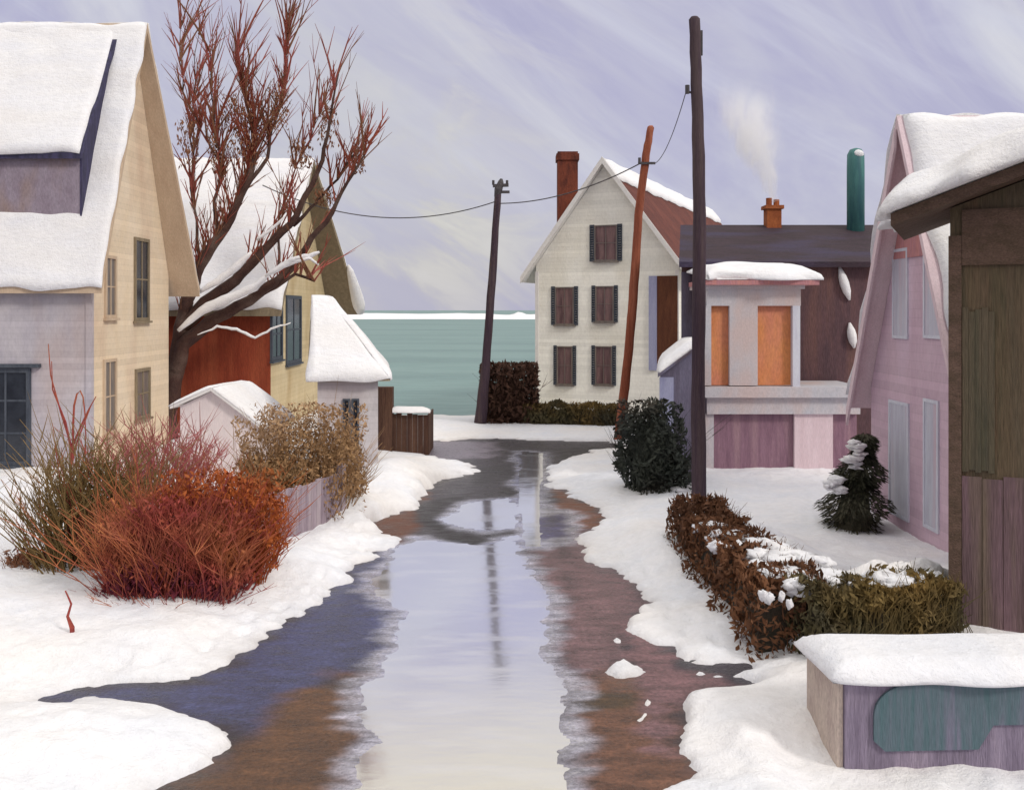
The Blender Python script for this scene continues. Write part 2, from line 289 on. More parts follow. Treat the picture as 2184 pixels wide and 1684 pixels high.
class Gable:
    """gabled house. corner = near gable corner on the ground; u = unit vector along the gable wall; r = unit vector along the ridge, away from gable"""
    def __init__(s, root, corner, u, r, W, L, eave, ridge, over_e=.3, over_g=.5, base=-.3):
        s.root = root; s.c = Vector(corner); s.u = Vector(u).normalized(); s.r = Vector(r).normalized()
        s.W, s.L, s.e, s.h, s.oe, s.og, s.b = W, L, eave, ridge, over_e, over_g, base
        s.gw = Wall((s.c.x, s.c.y, 0), s.u, -s.r); s.fw = Wall((s.c.x, s.c.y, 0), s.r, -s.u)
        s.k = (ridge - eave) / (W / 2)           # roof pitch
    def pt(s, a, b, z): return Vector((s.c.x, s.c.y, 0)) + s.u * a + s.r * b + Vector((0, 0, z))
    def walls(s, mg, mf, mback=None, gable_name='gable_wall'):
        mb = MB(); mb.poly([s.pt(0, 0, s.b), s.pt(s.W, 0, s.b), s.pt(s.W, 0, s.e), s.pt(s.W / 2, 0, s.h), s.pt(0, 0, s.e)])
        obj(gable_name, mb, mg, s.root, fix=False)
        mb = MB(); mb.quad(s.pt(0, 0, s.b), s.pt(0, s.L, s.b), s.pt(0, s.L, s.e), s.pt(0, 0, s.e))
        obj('wall', mb, mf, s.root, fix=False)
        mb = MB(); mb.quad(s.pt(s.W, 0, s.b), s.pt(s.W, s.L, s.b), s.pt(s.W, s.L, s.e), s.pt(s.W, 0, s.e))
        mb.poly([s.pt(0, s.L, s.b), s.pt(s.W, s.L, s.b), s.pt(s.W, s.L, s.e), s.pt(s.W / 2, s.L, s.h), s.pt(0, s.L, s.e)])
        obj('rear_wall', mb, mback or mf, s.root, fix=False)
    def roof(s, m, t=.14, og2=None):
        mb = MB(); s.og2 = og2 or s.og
        for side in (0, 1):
            og = s.og if side == 0 else s.og2
            x0 = -s.oe if side == 0 else s.W + s.oe; z0 = s.e - s.k * s.oe + .02
            e0 = s.pt(x0, -og, z0); r0 = s.pt(s.W / 2, -s.og, s.h + .02)
            tv = Vector((0, 0, t * math.hypot(1, s.k))); e1 = s.pt(x0, s.L + s.og, z0); r1 = s.pt(s.W / 2, s.L + s.og, s.h + .02); n = len(mb.v)
            mb.v += [e0, r0, r0 + tv, e0 + tv, e1, r1, r1 + tv, e1 + tv]
            mb.f += [tuple(n + i for i in q) for q in ((0, 1, 2, 3), (7, 6, 5, 4), (0, 4, 5, 1), (1, 5, 6, 2), (2, 6, 7, 3), (3, 7, 4, 0))]
        s.t = t
        return obj('roof', mb, m, s.root)
    def slope_pt(s, side, f, b, lift=0):         # f 0 at eave .. 1 at ridge
        x0 = -s.oe if side == 0 else s.W + s.oe; z0 = s.e - s.k * s.oe
        x = x0 + (s.W / 2 - x0) * f
        return s.pt(x, b, z0 + (s.h - z0) * f + .024 + s.t * math.hypot(1, s.k) + lift)
    def snow(s, side, f0=0, f1=1, b0=None, b1=None, thick=.2, parent=None, nu=50, nv=18, m='roof_snow', **kw):
        bl = b0; b0 = -s.og if b0 is None else b0; b1 = s.L + s.og if b1 is None else b1
        mb = MB(); snow_sheet(mb, s.slope_pt(side, f0, b0 if bl is not None or side == 0 else -s.og2), s.slope_pt(side, f0, b1), s.slope_pt(side, f1, b1), s.slope_pt(side, f1, b0), thick, nu, nv, **kw)
        return obj('snow', mb, m, parent or s.root, smooth=True)

# ------------------------------------------------------------------ numpy helpers for the ground
def vnoise(x, y, seed=0):
    xi, yi = np.floor(x).astype(int), np.floor(y).astype(int); xf, yf = x - xi, y - yi
    def h(i, j):
        n = (i * 374761393 + j * 668265263 + seed * 974711) & 0x7fffffff
        n = ((n ^ (n >> 13)) * 1274126177) & 0x7fffffff
        return ((n ^ (n >> 16)) & 0xffff) / 65535.0
    u, v = xf * xf * (3 - 2 * xf), yf * yf * (3 - 2 * yf)
    return (h(xi, yi) * (1 - u) + h(xi + 1, yi) * u) * (1 - v) + (h(xi, yi + 1) * (1 - u) + h(xi + 1, yi + 1) * u) * v
def fbm(x, y, seed=0, o=4):
    s, a, t = 0, 1, 0
    for k in range(o):
        s = s + a * (vnoise(x * 2 ** k, y * 2 ** k, seed + k) - .5); t += a; a *= .55
    return s / t * 2
def sdf(X, Y, poly):               # >0 inside
    d = np.full(X.shape, 1e9); inside = np.zeros(X.shape, bool); n = len(poly)
    for i in range(n):
        (x0, y0), (x1, y1) = poly[i], poly[(i + 1) % n]
        ex, ey = x1 - x0, y1 - y0
        t = np.clip(((X - x0) * ex + (Y - y0) * ey) / (ex * ex + ey * ey + 1e-12), 0, 1)
        d = np.minimum(d, np.hypot(X - x0 - t * ex, Y - y0 - t * ey))
        c = ((y0 <= Y) & (y1 > Y)) | ((y1 <= Y) & (y0 > Y))
        xi = x0 + (Y - y0) * ex / (ey if abs(ey) > 1e-9 else 1e-9)
        inside ^= c & (X < xi)
    return np.where(inside, d, -d)
def gpoly(pts): return [tuple(G(*p)[:2]) for p in pts]
def smooth(a, b, x):
    t = np.clip((x - a) / (b - a), 0, 1); return t * t * (3 - 2 * t)
def grid_obj(name, X, Y, Z, m, keep=None, attrs=None):
    nr, nc = X.shape; co = np.stack([X, Y, Z], -1).reshape(-1, 3)
    idx = np.arange(nr * nc).reshape(nr, nc)
    q = np.stack([idx[:-1, :-1], idx[:-1, 1:], idx[1:, 1:], idx[1:, :-1]], -1).reshape(-1, 4)
    if keep is not None:
        k = keep.reshape(-1)[q].any(1); q = q[k]
        used = np.unique(q); re = np.full(nr * nc, -1); re[used] = np.arange(len(used)); q = re[q]; co = co[used]
    else: used = np.arange(nr * nc)
    me = bpy.data.meshes.new(name)
    me.vertices.add(len(co)); me.vertices.foreach_set('co', co.astype(np.float32).ravel())
    me.loops.add(q.size); me.loops.foreach_set('vertex_index', q.astype(np.int32).ravel())
    me.polygons.add(len(q)); me.polygons.foreach_set('loop_start', np.arange(0, q.size, 4, dtype=np.int32))
    me.update(calc_edges=True); me.validate(); me.shade_smooth()
    for an, arr in (attrs or {}).items():
        if arr.ndim == 3:
            at = me.color_attributes.new(an, 'FLOAT_COLOR', 'POINT'); c4 = np.ones((len(used), 4), np.float32); c4[:, :3] = arr.reshape(-1, 3)[used]
            at.data.foreach_set('color', c4.ravel())
        else:
            at = me.attributes.new(an, 'FLOAT', 'POINT'); at.data.foreach_set('value', arr.reshape(-1)[used].astype(np.float32))
    me.materials.append(m)
    return link(bpy.data.objects.new(name, me))

# ------------------------------------------------------------------ ground: snow field, lane, puddles, water, far shore
NR, NC = 440, 520
ys = np.geomspace(5.0, 90.0, NR)
tx = np.linspace(-.95, .95, NC)
GX = tx[None, :] * ys[:, None]; GY = np.repeat(ys[:, None], NC, 1)
LANE = gpoly([(60, 2300), (200, 1780), (330, 1690), (440, 1640), (520, 1592), (470, 1555), (350, 1510), (210, 1492), (90, 1488), (250, 1463), (430, 1452),
              (500, 1425), (590, 1350), (680, 1282), (780, 1205), (850, 1155), (800, 1120), (880, 1085), (905, 1060), (930, 1028), (1005, 1012), (1020, 990),
              (915, 972), (905, 955), (930, 940), (1050, 936), (1300, 942), (1312, 954), (1255, 962), (1205, 980), (1165, 1000), (1160, 1025),
              (1210, 1062), (1270, 1085), (1280, 1108), (1222, 1150), (1232, 1172), (1300, 1215), (1372, 1262), (1345, 1312), (1338, 1342),
              (1400, 1372), (1482, 1446), (1560, 1452), (1600, 1462), (1500, 1472), (1432, 1500), (1442, 1545), (1428, 1600), (1475, 1640), (1400, 1690), (1300, 2300)])
ISLES = [gpoly([(1318, 1362), (1372, 1440), (1330, 1450), (1300, 1445)]), gpoly([(1385, 1490), (1392, 1520), (1370, 1565), (1352, 1575), (1345, 1540)])]
RUTS = [gpoly([(1462, 1416), (1520, 1424), (1590, 1421), (1592, 1428), (1520, 1433), (1470, 1425)])]
CROSS = gpoly([(1000, 938), (1312, 944), (1312, 957), (1000, 960)])
nz = fbm(GX * 1.1, GY * 1.1, 3) * .2 + fbm(GX * 1.3, GY * 3.6, 9, 4) * .26 + fbm(GX * 5, GY * 9, 12, 3) * .06
d = np.maximum(sdf(GX, GY, LANE), sdf(GX, GY, CROSS))
for p in ISLES: d = np.minimum(d, -sdf(GX, GY, p))
for p in RUTS: d = np.maximum(d, sdf(GX, GY, p))
ds = -(d + nz * np.clip(GY / 14, .55, 1.3))                      # >0 on snow
Zs = -.07 + .12 * smooth(-.02, .16, ds) + .17 * smooth(.1, 1.3, ds) + .10 * smooth(.8, 3, ds)
lump = fbm(GX * .8, GY * .8, 21) * .10 + fbm(GX * 3, GY * 3, 33, 3) * .035
Zs = Zs + lump * smooth(.03, .7, ds)
# shovelled ridge beside the lane on the left and the hump by the far pole
def bump(px, py, rx, ry, h):
    g = G(px, py); return h * np.exp(-((GX - g.x) / rx) ** 2 - ((GY - g.y) / ry) ** 2)
on = smooth(.0, .3, ds)
Zs += on * (bump(760, 1110, .8, 1.3, .35) + bump(850, 1035, 1.0, 2.2, .45) + bump(960, 915, 1.2, 2.0, .35) + bump(1440, 1490, .9, .5, .1)
            + bump(260, 1570, 1.6, .7, .12) + bump(1690, 1470, .45, .35, .16) + bump(1400, 1180, .5, 1.6, .16) + bump(620, 1240, 1.2, 1.0, .15))
Zs = np.where(ds > .03, .05 + (Zs - .05) * (1 - .75 * smooth(24, 34, GY)), Zs)
YARD = [(3.9, 18.2), (3.66, 15.6), (3.74, 12.45), (5.9, 12.95), (8.0, 15.0), (8.0, 18.2)]
def seg(x0, y0, x1, y1):
    t = np.clip(((GX - x0) * (x1 - x0) + (GY - y0) * (y1 - y0)) / ((x1 - x0) ** 2 + (y1 - y0) ** 2), 0, 1); return np.hypot(GX - x0 - t * (x1 - x0), GY - y0 - t * (y1 - y0))
hd = np.minimum(seg(3.55, 16.9, 3.62, 12.3), seg(3.7, 12.2, 5.85, 12.75))
Zs += smooth(-.16, .22, sdf(GX, GY, YARD) + .22 * fbm(GX * 2.2, GY * 2.6, 57)) * smooth(18.2, 16.2, GY) * .84 * np.exp(-(hd / 1.35) ** 2) * (1 + .2 * fbm(GX * 2, GY * 2, 55)) 
Zs -= on * .27 * smooth(2.4, 3.0, GX) * smooth(10.6, 9.6, GY)
shore = 40.6 + 34 * smooth(1.5, 6, GX) + 14 * smooth(-5.5, -9, GX) + fbm(GX * .3, GX * 0 + 2, 5) * .8
Zs -= 3.0 * smooth(-.8, 2.2, GY - shore)
rf_ = np.random.default_rng(5)
def track(pts, stride=.36, depth=.055):
    global Zs
    for (xa, ya), (xb, yb) in zip(pts[:-1], pts[1:]):
        ln = math.hypot(xb - xa, yb - ya); ux, uy = (xb - xa) / ln, (yb - ya) / ln; n = int(ln / stride)
        for k in range(n):
            o_ = .11 * (1 if k % 2 else -1) + rf_.normal(0, .02); x = xa + ux * k * stride - uy * o_; y = ya + uy * k * stride + ux * o_
            f = (GX - x) * ux + (GY - y) * uy; l = -(GX - x) * uy + (GY - y) * ux
            Zs = Zs - depth * np.exp(-((f / .15) ** 2 + (l / .065) ** 2) ** 1.5) * on + .012 * np.exp(-(((np.hypot(f / .2, l / .11)) - 1.25) / .3) ** 2) * on
track([(-5.6, 11.0), (-4.2, 12.6), (-3.2, 14.6), (-2.9, 17.0), (-3.0, 20.5)])
track([(2.2, 17.2), (2.3, 14.5), (2.75, 12.3), (3.2, 11.1)])
dirt = np.exp(-np.clip(ds, 0, 9) / .09) * (.55 + .45 * fbm(GX * 3, GY * 5, 61)) + .22 * smooth(.1, .5, fbm(GX * .9, GY * 1.6, 63)) * np.exp(-np.clip(ds, 0, 9) / .5)
nt = M['snow'].node_tree; N, L = nt.nodes, nt.links; pb_ = N['Principled BSDF']; src = pb_.inputs['Base Color'].links[0].from_socket
ad_ = N.new('ShaderNodeAttribute'); ad_.attribute_name = 'dirt'; mx_ = N.new('ShaderNodeMix'); mx_.data_type = 'RGBA'
L.new(ad_.outputs['Fac'], mx_.inputs['Factor']); L.new(src, mx_.inputs['A']); mx_.inputs['B'].default_value = (.34, .29, .27, 1); L.new(mx_.outputs['Result'], pb_.inputs['Base Color'])
snow_o = grid_obj('snow', GX, GY, Zs, M['snow'], keep=(ds > -.25), attrs={'dirt': np.clip(dirt, 0, .75)}); tag(snow_o, kind='structure')

# the lane: wet asphalt, mud and slush, plus shade and reflection painted into the tone
road_m = bpy.data.materials.new('wet_lane'); road_m.use_nodes = True
nt = road_m.node_tree; N, L = nt.nodes, nt.links; b = N['Principled BSDF']
at = N.new('ShaderNodeAttribute'); at.attribute_name = 'tone'
aw = N.new('ShaderNodeAttribute'); aw.attribute_name = 'rough'
tc = N.new('ShaderNodeTexCoord'); nn = N.new('ShaderNodeTexNoise'); nn.inputs['Scale'].default_value = 2.2; nn.inputs['Detail'].default_value = 9; nn.inputs['Roughness'].default_value = .7
mp = N.new('ShaderNodeMapping'); mp.inputs['Scale'].default_value = (.8, 2.2, 1); L.new(tc.outputs['Object'], mp.inputs['Vector']); L.new(mp.outputs['Vector'], nn.inputs['Vector'])
mr = N.new('ShaderNodeMapRange'); mr.inputs['From Min'].default_value = .3; mr.inputs['From Max'].default_value = .7; mr.inputs['To Min'].default_value = .45; mr.inputs['To Max'].default_value = 1.6
L.new(nn.outputs['Fac'], mr.inputs['Value'])
mx = N.new('ShaderNodeMix'); mx.data_type = 'RGBA'; mx.blend_type = 'MULTIPLY'; mx.inputs['Factor'].default_value = 1
L.new(at.outputs['Color'], mx.inputs['A']); L.new(mr.outputs['Result'], mx.inputs['B']); L.new(mx.outputs['Result'], b.inputs['Base Color'])
ad = N.new('ShaderNodeMath'); ad.operation = 'MULTIPLY'; L.new(aw.outputs['Fac'], ad.inputs[0]); L.new(mr.outputs['Result'], ad.inputs[1]); L.new(ad.outputs[0], b.inputs['Roughness'])
awt = N.new('ShaderNodeAttribute'); awt.attribute_name = 'wet'; wm_ = N.new('ShaderNodeMath'); wm_.operation = 'MULTIPLY'; wm_.inputs[1].default_value = .8; L.new(awt.outputs['Fac'], wm_.inputs[0]); L.new(wm_.outputs[0], b.inputs['Metallic'])
ng = N.new('ShaderNodeTexNoise'); ng.inputs['Scale'].default_value = 16; ng.inputs['Detail'].default_value = 6; ng.inputs['Roughness'].default_value = .75; L.new(tc.outputs['Object'], ng.inputs['Vector'])
vg = N.new('ShaderNodeTexVoronoi'); vg.inputs['Scale'].default_value = 22; L.new(tc.outputs['Object'], vg.inputs['Vector'])
mg_ = N.new('ShaderNodeMapRange'); mg_.inputs['From Min'].default_value = .3; mg_.inputs['From Max'].default_value = .7; mg_.inputs['To Min'].default_value = .55; mg_.inputs['To Max'].default_value = 1.45
L.new(ng.outputs['Fac'], mg_.inputs['Value']); mm_ = N.new('ShaderNodeMix'); mm_.data_type = 'RGBA'; mm_.blend_type = 'MULTIPLY'; mm_.inputs['Factor'].default_value = 1
L.new(mx.outputs['Result'], mm_.inputs['A']); L.new(mg_.outputs['Result'], mm_.inputs['B']); L.new(mm_.outputs['Result'], b.inputs['Base Color'])
hs = N.new('ShaderNodeMath'); hs.operation = 'MULTIPLY_ADD'; hs.inputs[1].default_value = -.5; L.new(vg.outputs['Distance'], hs.inputs[0])
h2 = N.new('ShaderNodeMath'); h2.operation = 'ADD'; L.new(nn.outputs['Fac'], h2.inputs[0]); L.new(ng.outputs['Fac'], h2.inputs[1]); L.new(h2.outputs[0], hs.inputs[2])
bp = N.new('ShaderNodeBump'); bp.inputs['Distance'].default_value = .04; bs_ = N.new('ShaderNodeMapRange'); bs_.inputs['To Min'].default_value = .55; bs_.inputs['To Max'].default_value = .05; L.new(awt.outputs['Fac'], bs_.inputs['Value']); L.new(bs_.outputs['Result'], bp.inputs['Strength'])
L.new(hs.outputs[0], bp.inputs['Height']); L.new(bp.outputs['Normal'], b.inputs['Normal'])
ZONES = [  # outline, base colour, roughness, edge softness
    ([(90, 1490), (430, 1450), (500, 1425), (680, 1280), (790, 1195), (860, 1150), (830, 1240), (870, 1310), (800, 1410), (700, 1450), (560, 1560), (300, 1500)], lin(84, 88, 130, .55), .36, .25),  # blue-grey wet slush, with the shadow between the snowbanks painted in
    ([(60, 2300), (330, 1690), (440, 1640), (560, 1560), (640, 1480), (730, 1440), (800, 1440), (800, 1560), (780, 2300)], lin(112, 78, 54, .6), .4, .25),  # brown mud, with the reflection of brown house and tree painted in
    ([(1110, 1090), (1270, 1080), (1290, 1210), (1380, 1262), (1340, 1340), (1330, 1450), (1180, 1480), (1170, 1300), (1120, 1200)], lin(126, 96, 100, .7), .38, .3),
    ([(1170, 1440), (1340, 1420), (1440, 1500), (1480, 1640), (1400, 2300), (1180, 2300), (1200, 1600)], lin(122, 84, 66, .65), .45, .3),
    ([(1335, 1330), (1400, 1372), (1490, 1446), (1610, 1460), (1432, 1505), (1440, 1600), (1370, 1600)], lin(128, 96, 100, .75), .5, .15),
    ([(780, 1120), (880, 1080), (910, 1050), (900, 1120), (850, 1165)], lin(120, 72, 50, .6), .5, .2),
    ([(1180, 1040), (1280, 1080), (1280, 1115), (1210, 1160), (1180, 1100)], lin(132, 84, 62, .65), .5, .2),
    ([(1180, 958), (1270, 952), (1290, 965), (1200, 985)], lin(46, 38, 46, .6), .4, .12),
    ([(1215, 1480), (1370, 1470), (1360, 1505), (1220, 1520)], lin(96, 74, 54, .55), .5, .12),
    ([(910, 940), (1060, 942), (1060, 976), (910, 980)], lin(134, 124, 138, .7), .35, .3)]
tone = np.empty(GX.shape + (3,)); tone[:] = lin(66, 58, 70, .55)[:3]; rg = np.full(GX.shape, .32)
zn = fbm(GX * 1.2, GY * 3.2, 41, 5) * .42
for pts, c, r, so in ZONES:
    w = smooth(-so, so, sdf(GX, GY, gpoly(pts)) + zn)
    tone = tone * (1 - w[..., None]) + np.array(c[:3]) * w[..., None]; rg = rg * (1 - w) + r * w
PUD = [[(800, 1240), (835, 1185), (890, 1148), (1015, 1165), (1105, 1140), (1118, 1200), (1180, 1268), (1172, 1300), (1165, 1350), (1160, 1400), (1190, 1440),
        (1215, 1500), (1195, 1600), (1205, 1690), (1190, 2300), (800, 2300), (770, 1690), (800, 1570), (780, 1500), (800, 1440), (840, 1390), (860, 1300), (800, 1270)],
       [(940, 1105), (1000, 1072), (1080, 1062), (1108, 1090), (1098, 1128), (1020, 1132), (955, 1118)],
       [(1112, 962), (1158, 965), (1156, 1010), (1150, 1075), (1152, 1165), (1120, 1165), (1108, 1080), (1108, 1010)],
       [(1110, 1098), (1160, 1082), (1220, 1098), (1212, 1150), (1140, 1165), (1122, 1130)]]
pn = fbm(GX * 1.1, GY * 2.2, 71) * .22 + fbm(GX * 2.2, GY * 4.5, 77, 3) * .1
wet = np.zeros(GX.shape)
for p in PUD:                       # standing wet and slush around the open water
    w = smooth(-.42, .04, sdf(GX, GY, gpoly(p)) + pn + fbm(GX * 2, GY * 6, 88, 4) * .22) * .93
    tone = tone * (1 - w[..., None]) + np.array(lin(192, 192, 210, 1)[:3]) * w[..., None]; rg = rg * (1 - w) + .13 * w
    wet = np.maximum(wet, w)
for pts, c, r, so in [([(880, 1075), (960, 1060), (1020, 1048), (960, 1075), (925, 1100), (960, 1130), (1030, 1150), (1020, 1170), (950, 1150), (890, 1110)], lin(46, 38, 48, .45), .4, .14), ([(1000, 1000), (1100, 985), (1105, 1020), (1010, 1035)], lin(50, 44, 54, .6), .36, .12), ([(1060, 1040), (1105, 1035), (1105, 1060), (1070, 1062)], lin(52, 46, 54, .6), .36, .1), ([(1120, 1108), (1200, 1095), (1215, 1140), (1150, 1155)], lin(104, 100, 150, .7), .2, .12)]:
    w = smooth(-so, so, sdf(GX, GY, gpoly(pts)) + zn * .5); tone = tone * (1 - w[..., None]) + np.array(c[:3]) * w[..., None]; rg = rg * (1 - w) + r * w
# tyre ruts and dark wear along the lane
for off_, wd_ in ((-.75, .16), (.85, .16)):
    cxl = np.interp(GY, [5, 9, 12, 17, 22, 30], [-.35, -.35, -.1, .05, .1, .25]) + off_ + fbm(GY * .4, GY * 0 + off_, 90) * .2
    w = (.45 * np.exp(-((GX - cxl) / wd_) ** 2) * smooth(-.3, .3, fbm(GX * 2, GY * 2.5, 95)))[..., None]; tone = tone * (1 - w) + np.array(lin(50, 44, 50, .6)[:3]) * w
Zr = -.004 + fbm(GX * .9, GY * .9, 60) * .004
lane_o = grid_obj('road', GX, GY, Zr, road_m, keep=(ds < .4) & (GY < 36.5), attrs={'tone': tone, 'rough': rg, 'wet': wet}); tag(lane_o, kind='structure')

pud_m = bpy.data.materials.new('meltwater'); pud_m.use_nodes = True
nt = pud_m.node_tree; N, L = nt.nodes, nt.links; b = N['Principled BSDF']
b.inputs['Base Color'].default_value = (.80, .81, .88, 1); b.inputs['Metallic'].default_value = .78; b.inputs['Roughness'].default_value = .07
tc = N.new('ShaderNodeTexCoord'); mp = N.new('ShaderNodeMapping'); mp.inputs['Scale'].default_value = (1.2, 3.0, 1)
n1 = N.new('ShaderNodeTexNoise'); n1.inputs['Scale'].default_value = 1.6; n1.inputs['Detail'].default_value = 3
L.new(tc.outputs['Object'], mp.inputs['Vector']); L.new(mp.outputs['Vector'], n1.inputs['Vector'])
bp = N.new('ShaderNodeBump'); bp.inputs['Strength'].default_value = .06; bp.inputs['Distance'].default_value = .03
upn = N.new('ShaderNodeCombineXYZ'); upn.inputs['Z'].default_value = 1; L.new(upn.outputs['Vector'], bp.inputs['Normal'])
n2 = N.new('ShaderNodeTexNoise'); n2.inputs['Scale'].default_value = 1.1; n2.inputs['Detail'].default_value = 6; mp2 = N.new('ShaderNodeMapping'); mp2.inputs['Scale'].default_value = (.7, 2.4, 1)
L.new(tc.outputs['Object'], mp2.inputs['Vector']); L.new(mp2.outputs['Vector'], n2.inputs['Vector'])
for sock, lo, hi in (('Metallic', .86, .78), ('Roughness', .09, .15)):
    m9 = N.new('ShaderNodeMapRange'); m9.inputs['From Min'].default_value = .5; m9.inputs['From Max'].default_value = .62; m9.inputs['To Min'].default_value = lo; m9.inputs['To Max'].default_value = hi
    L.new(n2.outputs['Fac'], m9.inputs['Value']); L.new(m9.outputs['Result'], b.inputs[sock])
L.new(n1.outputs['Fac'], bp.inputs['Height']); L.new(bp.outputs['Normal'], b.inputs['Normal'])
for ip_, p in enumerate(PUD[:3]):
    dd = sdf(GX, GY, gpoly(p)) + pn * (1 if ip_ < 2 else .35)
    dd = np.minimum(dd, -ds - .02)
    Zp = -.012 + .017 * smooth(-.03, .03, dd)
    tag(grid_obj('puddle', GX, GY, Zp, pud_m, keep=(dd > -.12)), kind='structure')

def flat(name, pts, z, m):
    me = bpy.data.meshes.new(name); me.from_pydata([(x, y, z) for x, y in pts], [], [tuple(range(len(pts)))]); me.materials.append(m)
    return tag(link(bpy.data.objects.new(name, me)), kind='structure')
flat('ground', [(-120, -60), (120, -60), (120, 41), (9, 41), (1.8, 39.6), (-6, 39.6), (-10, 41), (-120, 41)], -.12, mat('earth', (.14, .10, .08, 1), (.10, .08, .07, 1), scale=2))
wm = mat('harbour_water', lin(140, 172, 170, .62), lin(148, 178, 176, .62), lin(130, 160, 160, .62), scale=.06, stretch=(1, 3.2, 1), rough=.45, bump=0, spec=.12, fine=.08)
nt = wm.node_tree; N, L = nt.nodes, nt.links
w1 = N.new('ShaderNodeTexNoise'); w1.inputs['Scale'].default_value = .55; w1.inputs['Detail'].default_value = 5
mp = N.new('ShaderNodeMapping'); mp.inputs['Scale'].default_value = (.5, 1.6, 1); tc = N.new('ShaderNodeTexCoord')
L.new(tc.outputs['Object'], mp.inputs['Vector']); L.new(mp.outputs['Vector'], w1.inputs['Vector'])
bp = N.new('ShaderNodeBump'); bp.inputs['Strength'].default_value = .5; bp.inputs['Distance'].default_value = .3
L.new(w1.outputs['Fac'], bp.inputs['Height']); L.new(bp.outputs['Normal'], N['Principled BSDF'].inputs['Normal'])
flat('water', [(-3500, -200), (3500, -200), (3500, 6000), (-3500, 6000)], -.75, wm)
# far shore: a low snowy spit across the harbour
sx = np.linspace(-700, 700, 560); sv = np.linspace(0, 1, 14)
SX = np.repeat(sx[None, :], 14, 0); prof = np.sin(sv * math.pi)[:, None] ** .7
SY = 520 + sv[:, None] * 120 + fbm(SX * .02, SX * 0 + sv[:, None], 4) * 12
hh = 1.9 + fbm(SX * .03, SX * 0, 8) * .9 + 1.9 * np.exp(-((SX - 4.5) / 3.2) ** 2) - .3
tag(grid_obj('far_shore', SX, SY, -1.0 + prof * (hh + 1.2), M['snow']), kind='structure')

# ------------------------------------------------------------------ house with dormer (left)
X1 = -11.5; c1 = (X1, 25.6, 0)
r = thing('cream_house', c1, 'tall cream gabled house with a lilac front wall and a wide dormer under deep snow', 'house')
h = Gable(r, c1, (0, 1, 0), (-1, 0, 0), 5.8, 7.5, 5.72, 13.0, .28, .42)
h.walls('cream', 'lilac'); rf = h.roof('soffit_tan', .1, .95)
h.snow(0, f0=-.02, b1=8, thick=.09, parent=rf, nu=80, nv=50, amp=.03); h.snow(1, thick=.18, parent=rf)
# dormer
dx, dy0, dz0, dz1 = -11.92, 26.0, 6.3, 8.95
rdy, rdz = 28.45, 13.0
dm = MB(); dm.prism([(dx - .05, dy0, dz0), (dx - .05, dy0, dz1), (dx - .05, dy0 + .1, dz1), (dx - .05, dy0 + .1, dz0)], (-7.05, 0, 0))
dorm = obj('dormer', dm, 'dormer', r)
dm = MB(); dm.prism([(dx, dy0 - .02, dz0), (dx, dy0 - .02, dz1), (dx, rdy, rdz), (dx, rdy, rdz - 1.2)], (-.05, 0, 0)); obj('cheek', dm, 'indigo', dorm)
dm = MB(); dm.prism([(dx + .06, dy0 - .18, dz1 - .2), (dx + .06, dy0 - .18, dz1 - .05), (dx + .06, rdy, rdz + .18), (dx + .06, rdy, rdz + .02)], (-7.2, 0, 0)); obj('dormer_roof', dm, 'indigo', dorm)
dm = MB(); snow_sheet(dm, (dx - .02, dy0 - .2, dz1 - .06), (dx - 7.2, dy0 - .2, dz1 - .06), (dx - 7.2, rdy + .1, rdz + .2), (dx - .02, rdy + .1, rdz + .2), .13, 70, 40, amp=.03, edge=.07); obj('dormer_snow', dm, 'roof_snow', dorm, smooth=True)
w = Wall((dx - .05, dy0, 0), (-1, 0, 0), (0, -1, 0))
g = h.gw
def gwin(px0, px1, py0, py1, **kw):
    (a0, z1), (a1, z0) = g.at(px0, (py0)), g.at(px1, py1); zt = (g.at(px0, py0)[1] + g.at(px1, py0)[1]) / 2; zb = (g.at(px0, py1)[1] + g.at(px1, py1)[1]) / 2
    return window(r, g, a0, a1, zb, zt, **kw)
gwin(222, 246, 545, 678, frame='soffit_tan', pane='pane_grey', bar=.09)
gwin(285, 316, 508, 684, frame='olive', pane='pane_dark', bar=.1)
gwin(219, 246, 765, 925, frame='soffit_tan', pane='pane_grey', bar=.09)
gwin(287, 318, 785, 892, frame='olive', pane='pane_grey', bar=.1)
w = Wall((X1, 25.6, 0), (-1, 0, 0), (0, -1, 0))
window(r, w, 1.62, 3.0, .35, 3.0, frame='slate', pane='pane_dark', mull=(1, 2), bar=.12)
mb = MB(); w.box(mb, 1.35, 3.2, 3.02, 3.12, 0, .14); obj('lintel', mb, 'slate', r)
mb = MB(); mb.box(h.pt(-.03, -.03, -.2), h.u * .16, h.r * .16, (0, 0, 5.4)); obj('corner_board', mb, 'lilac', r)

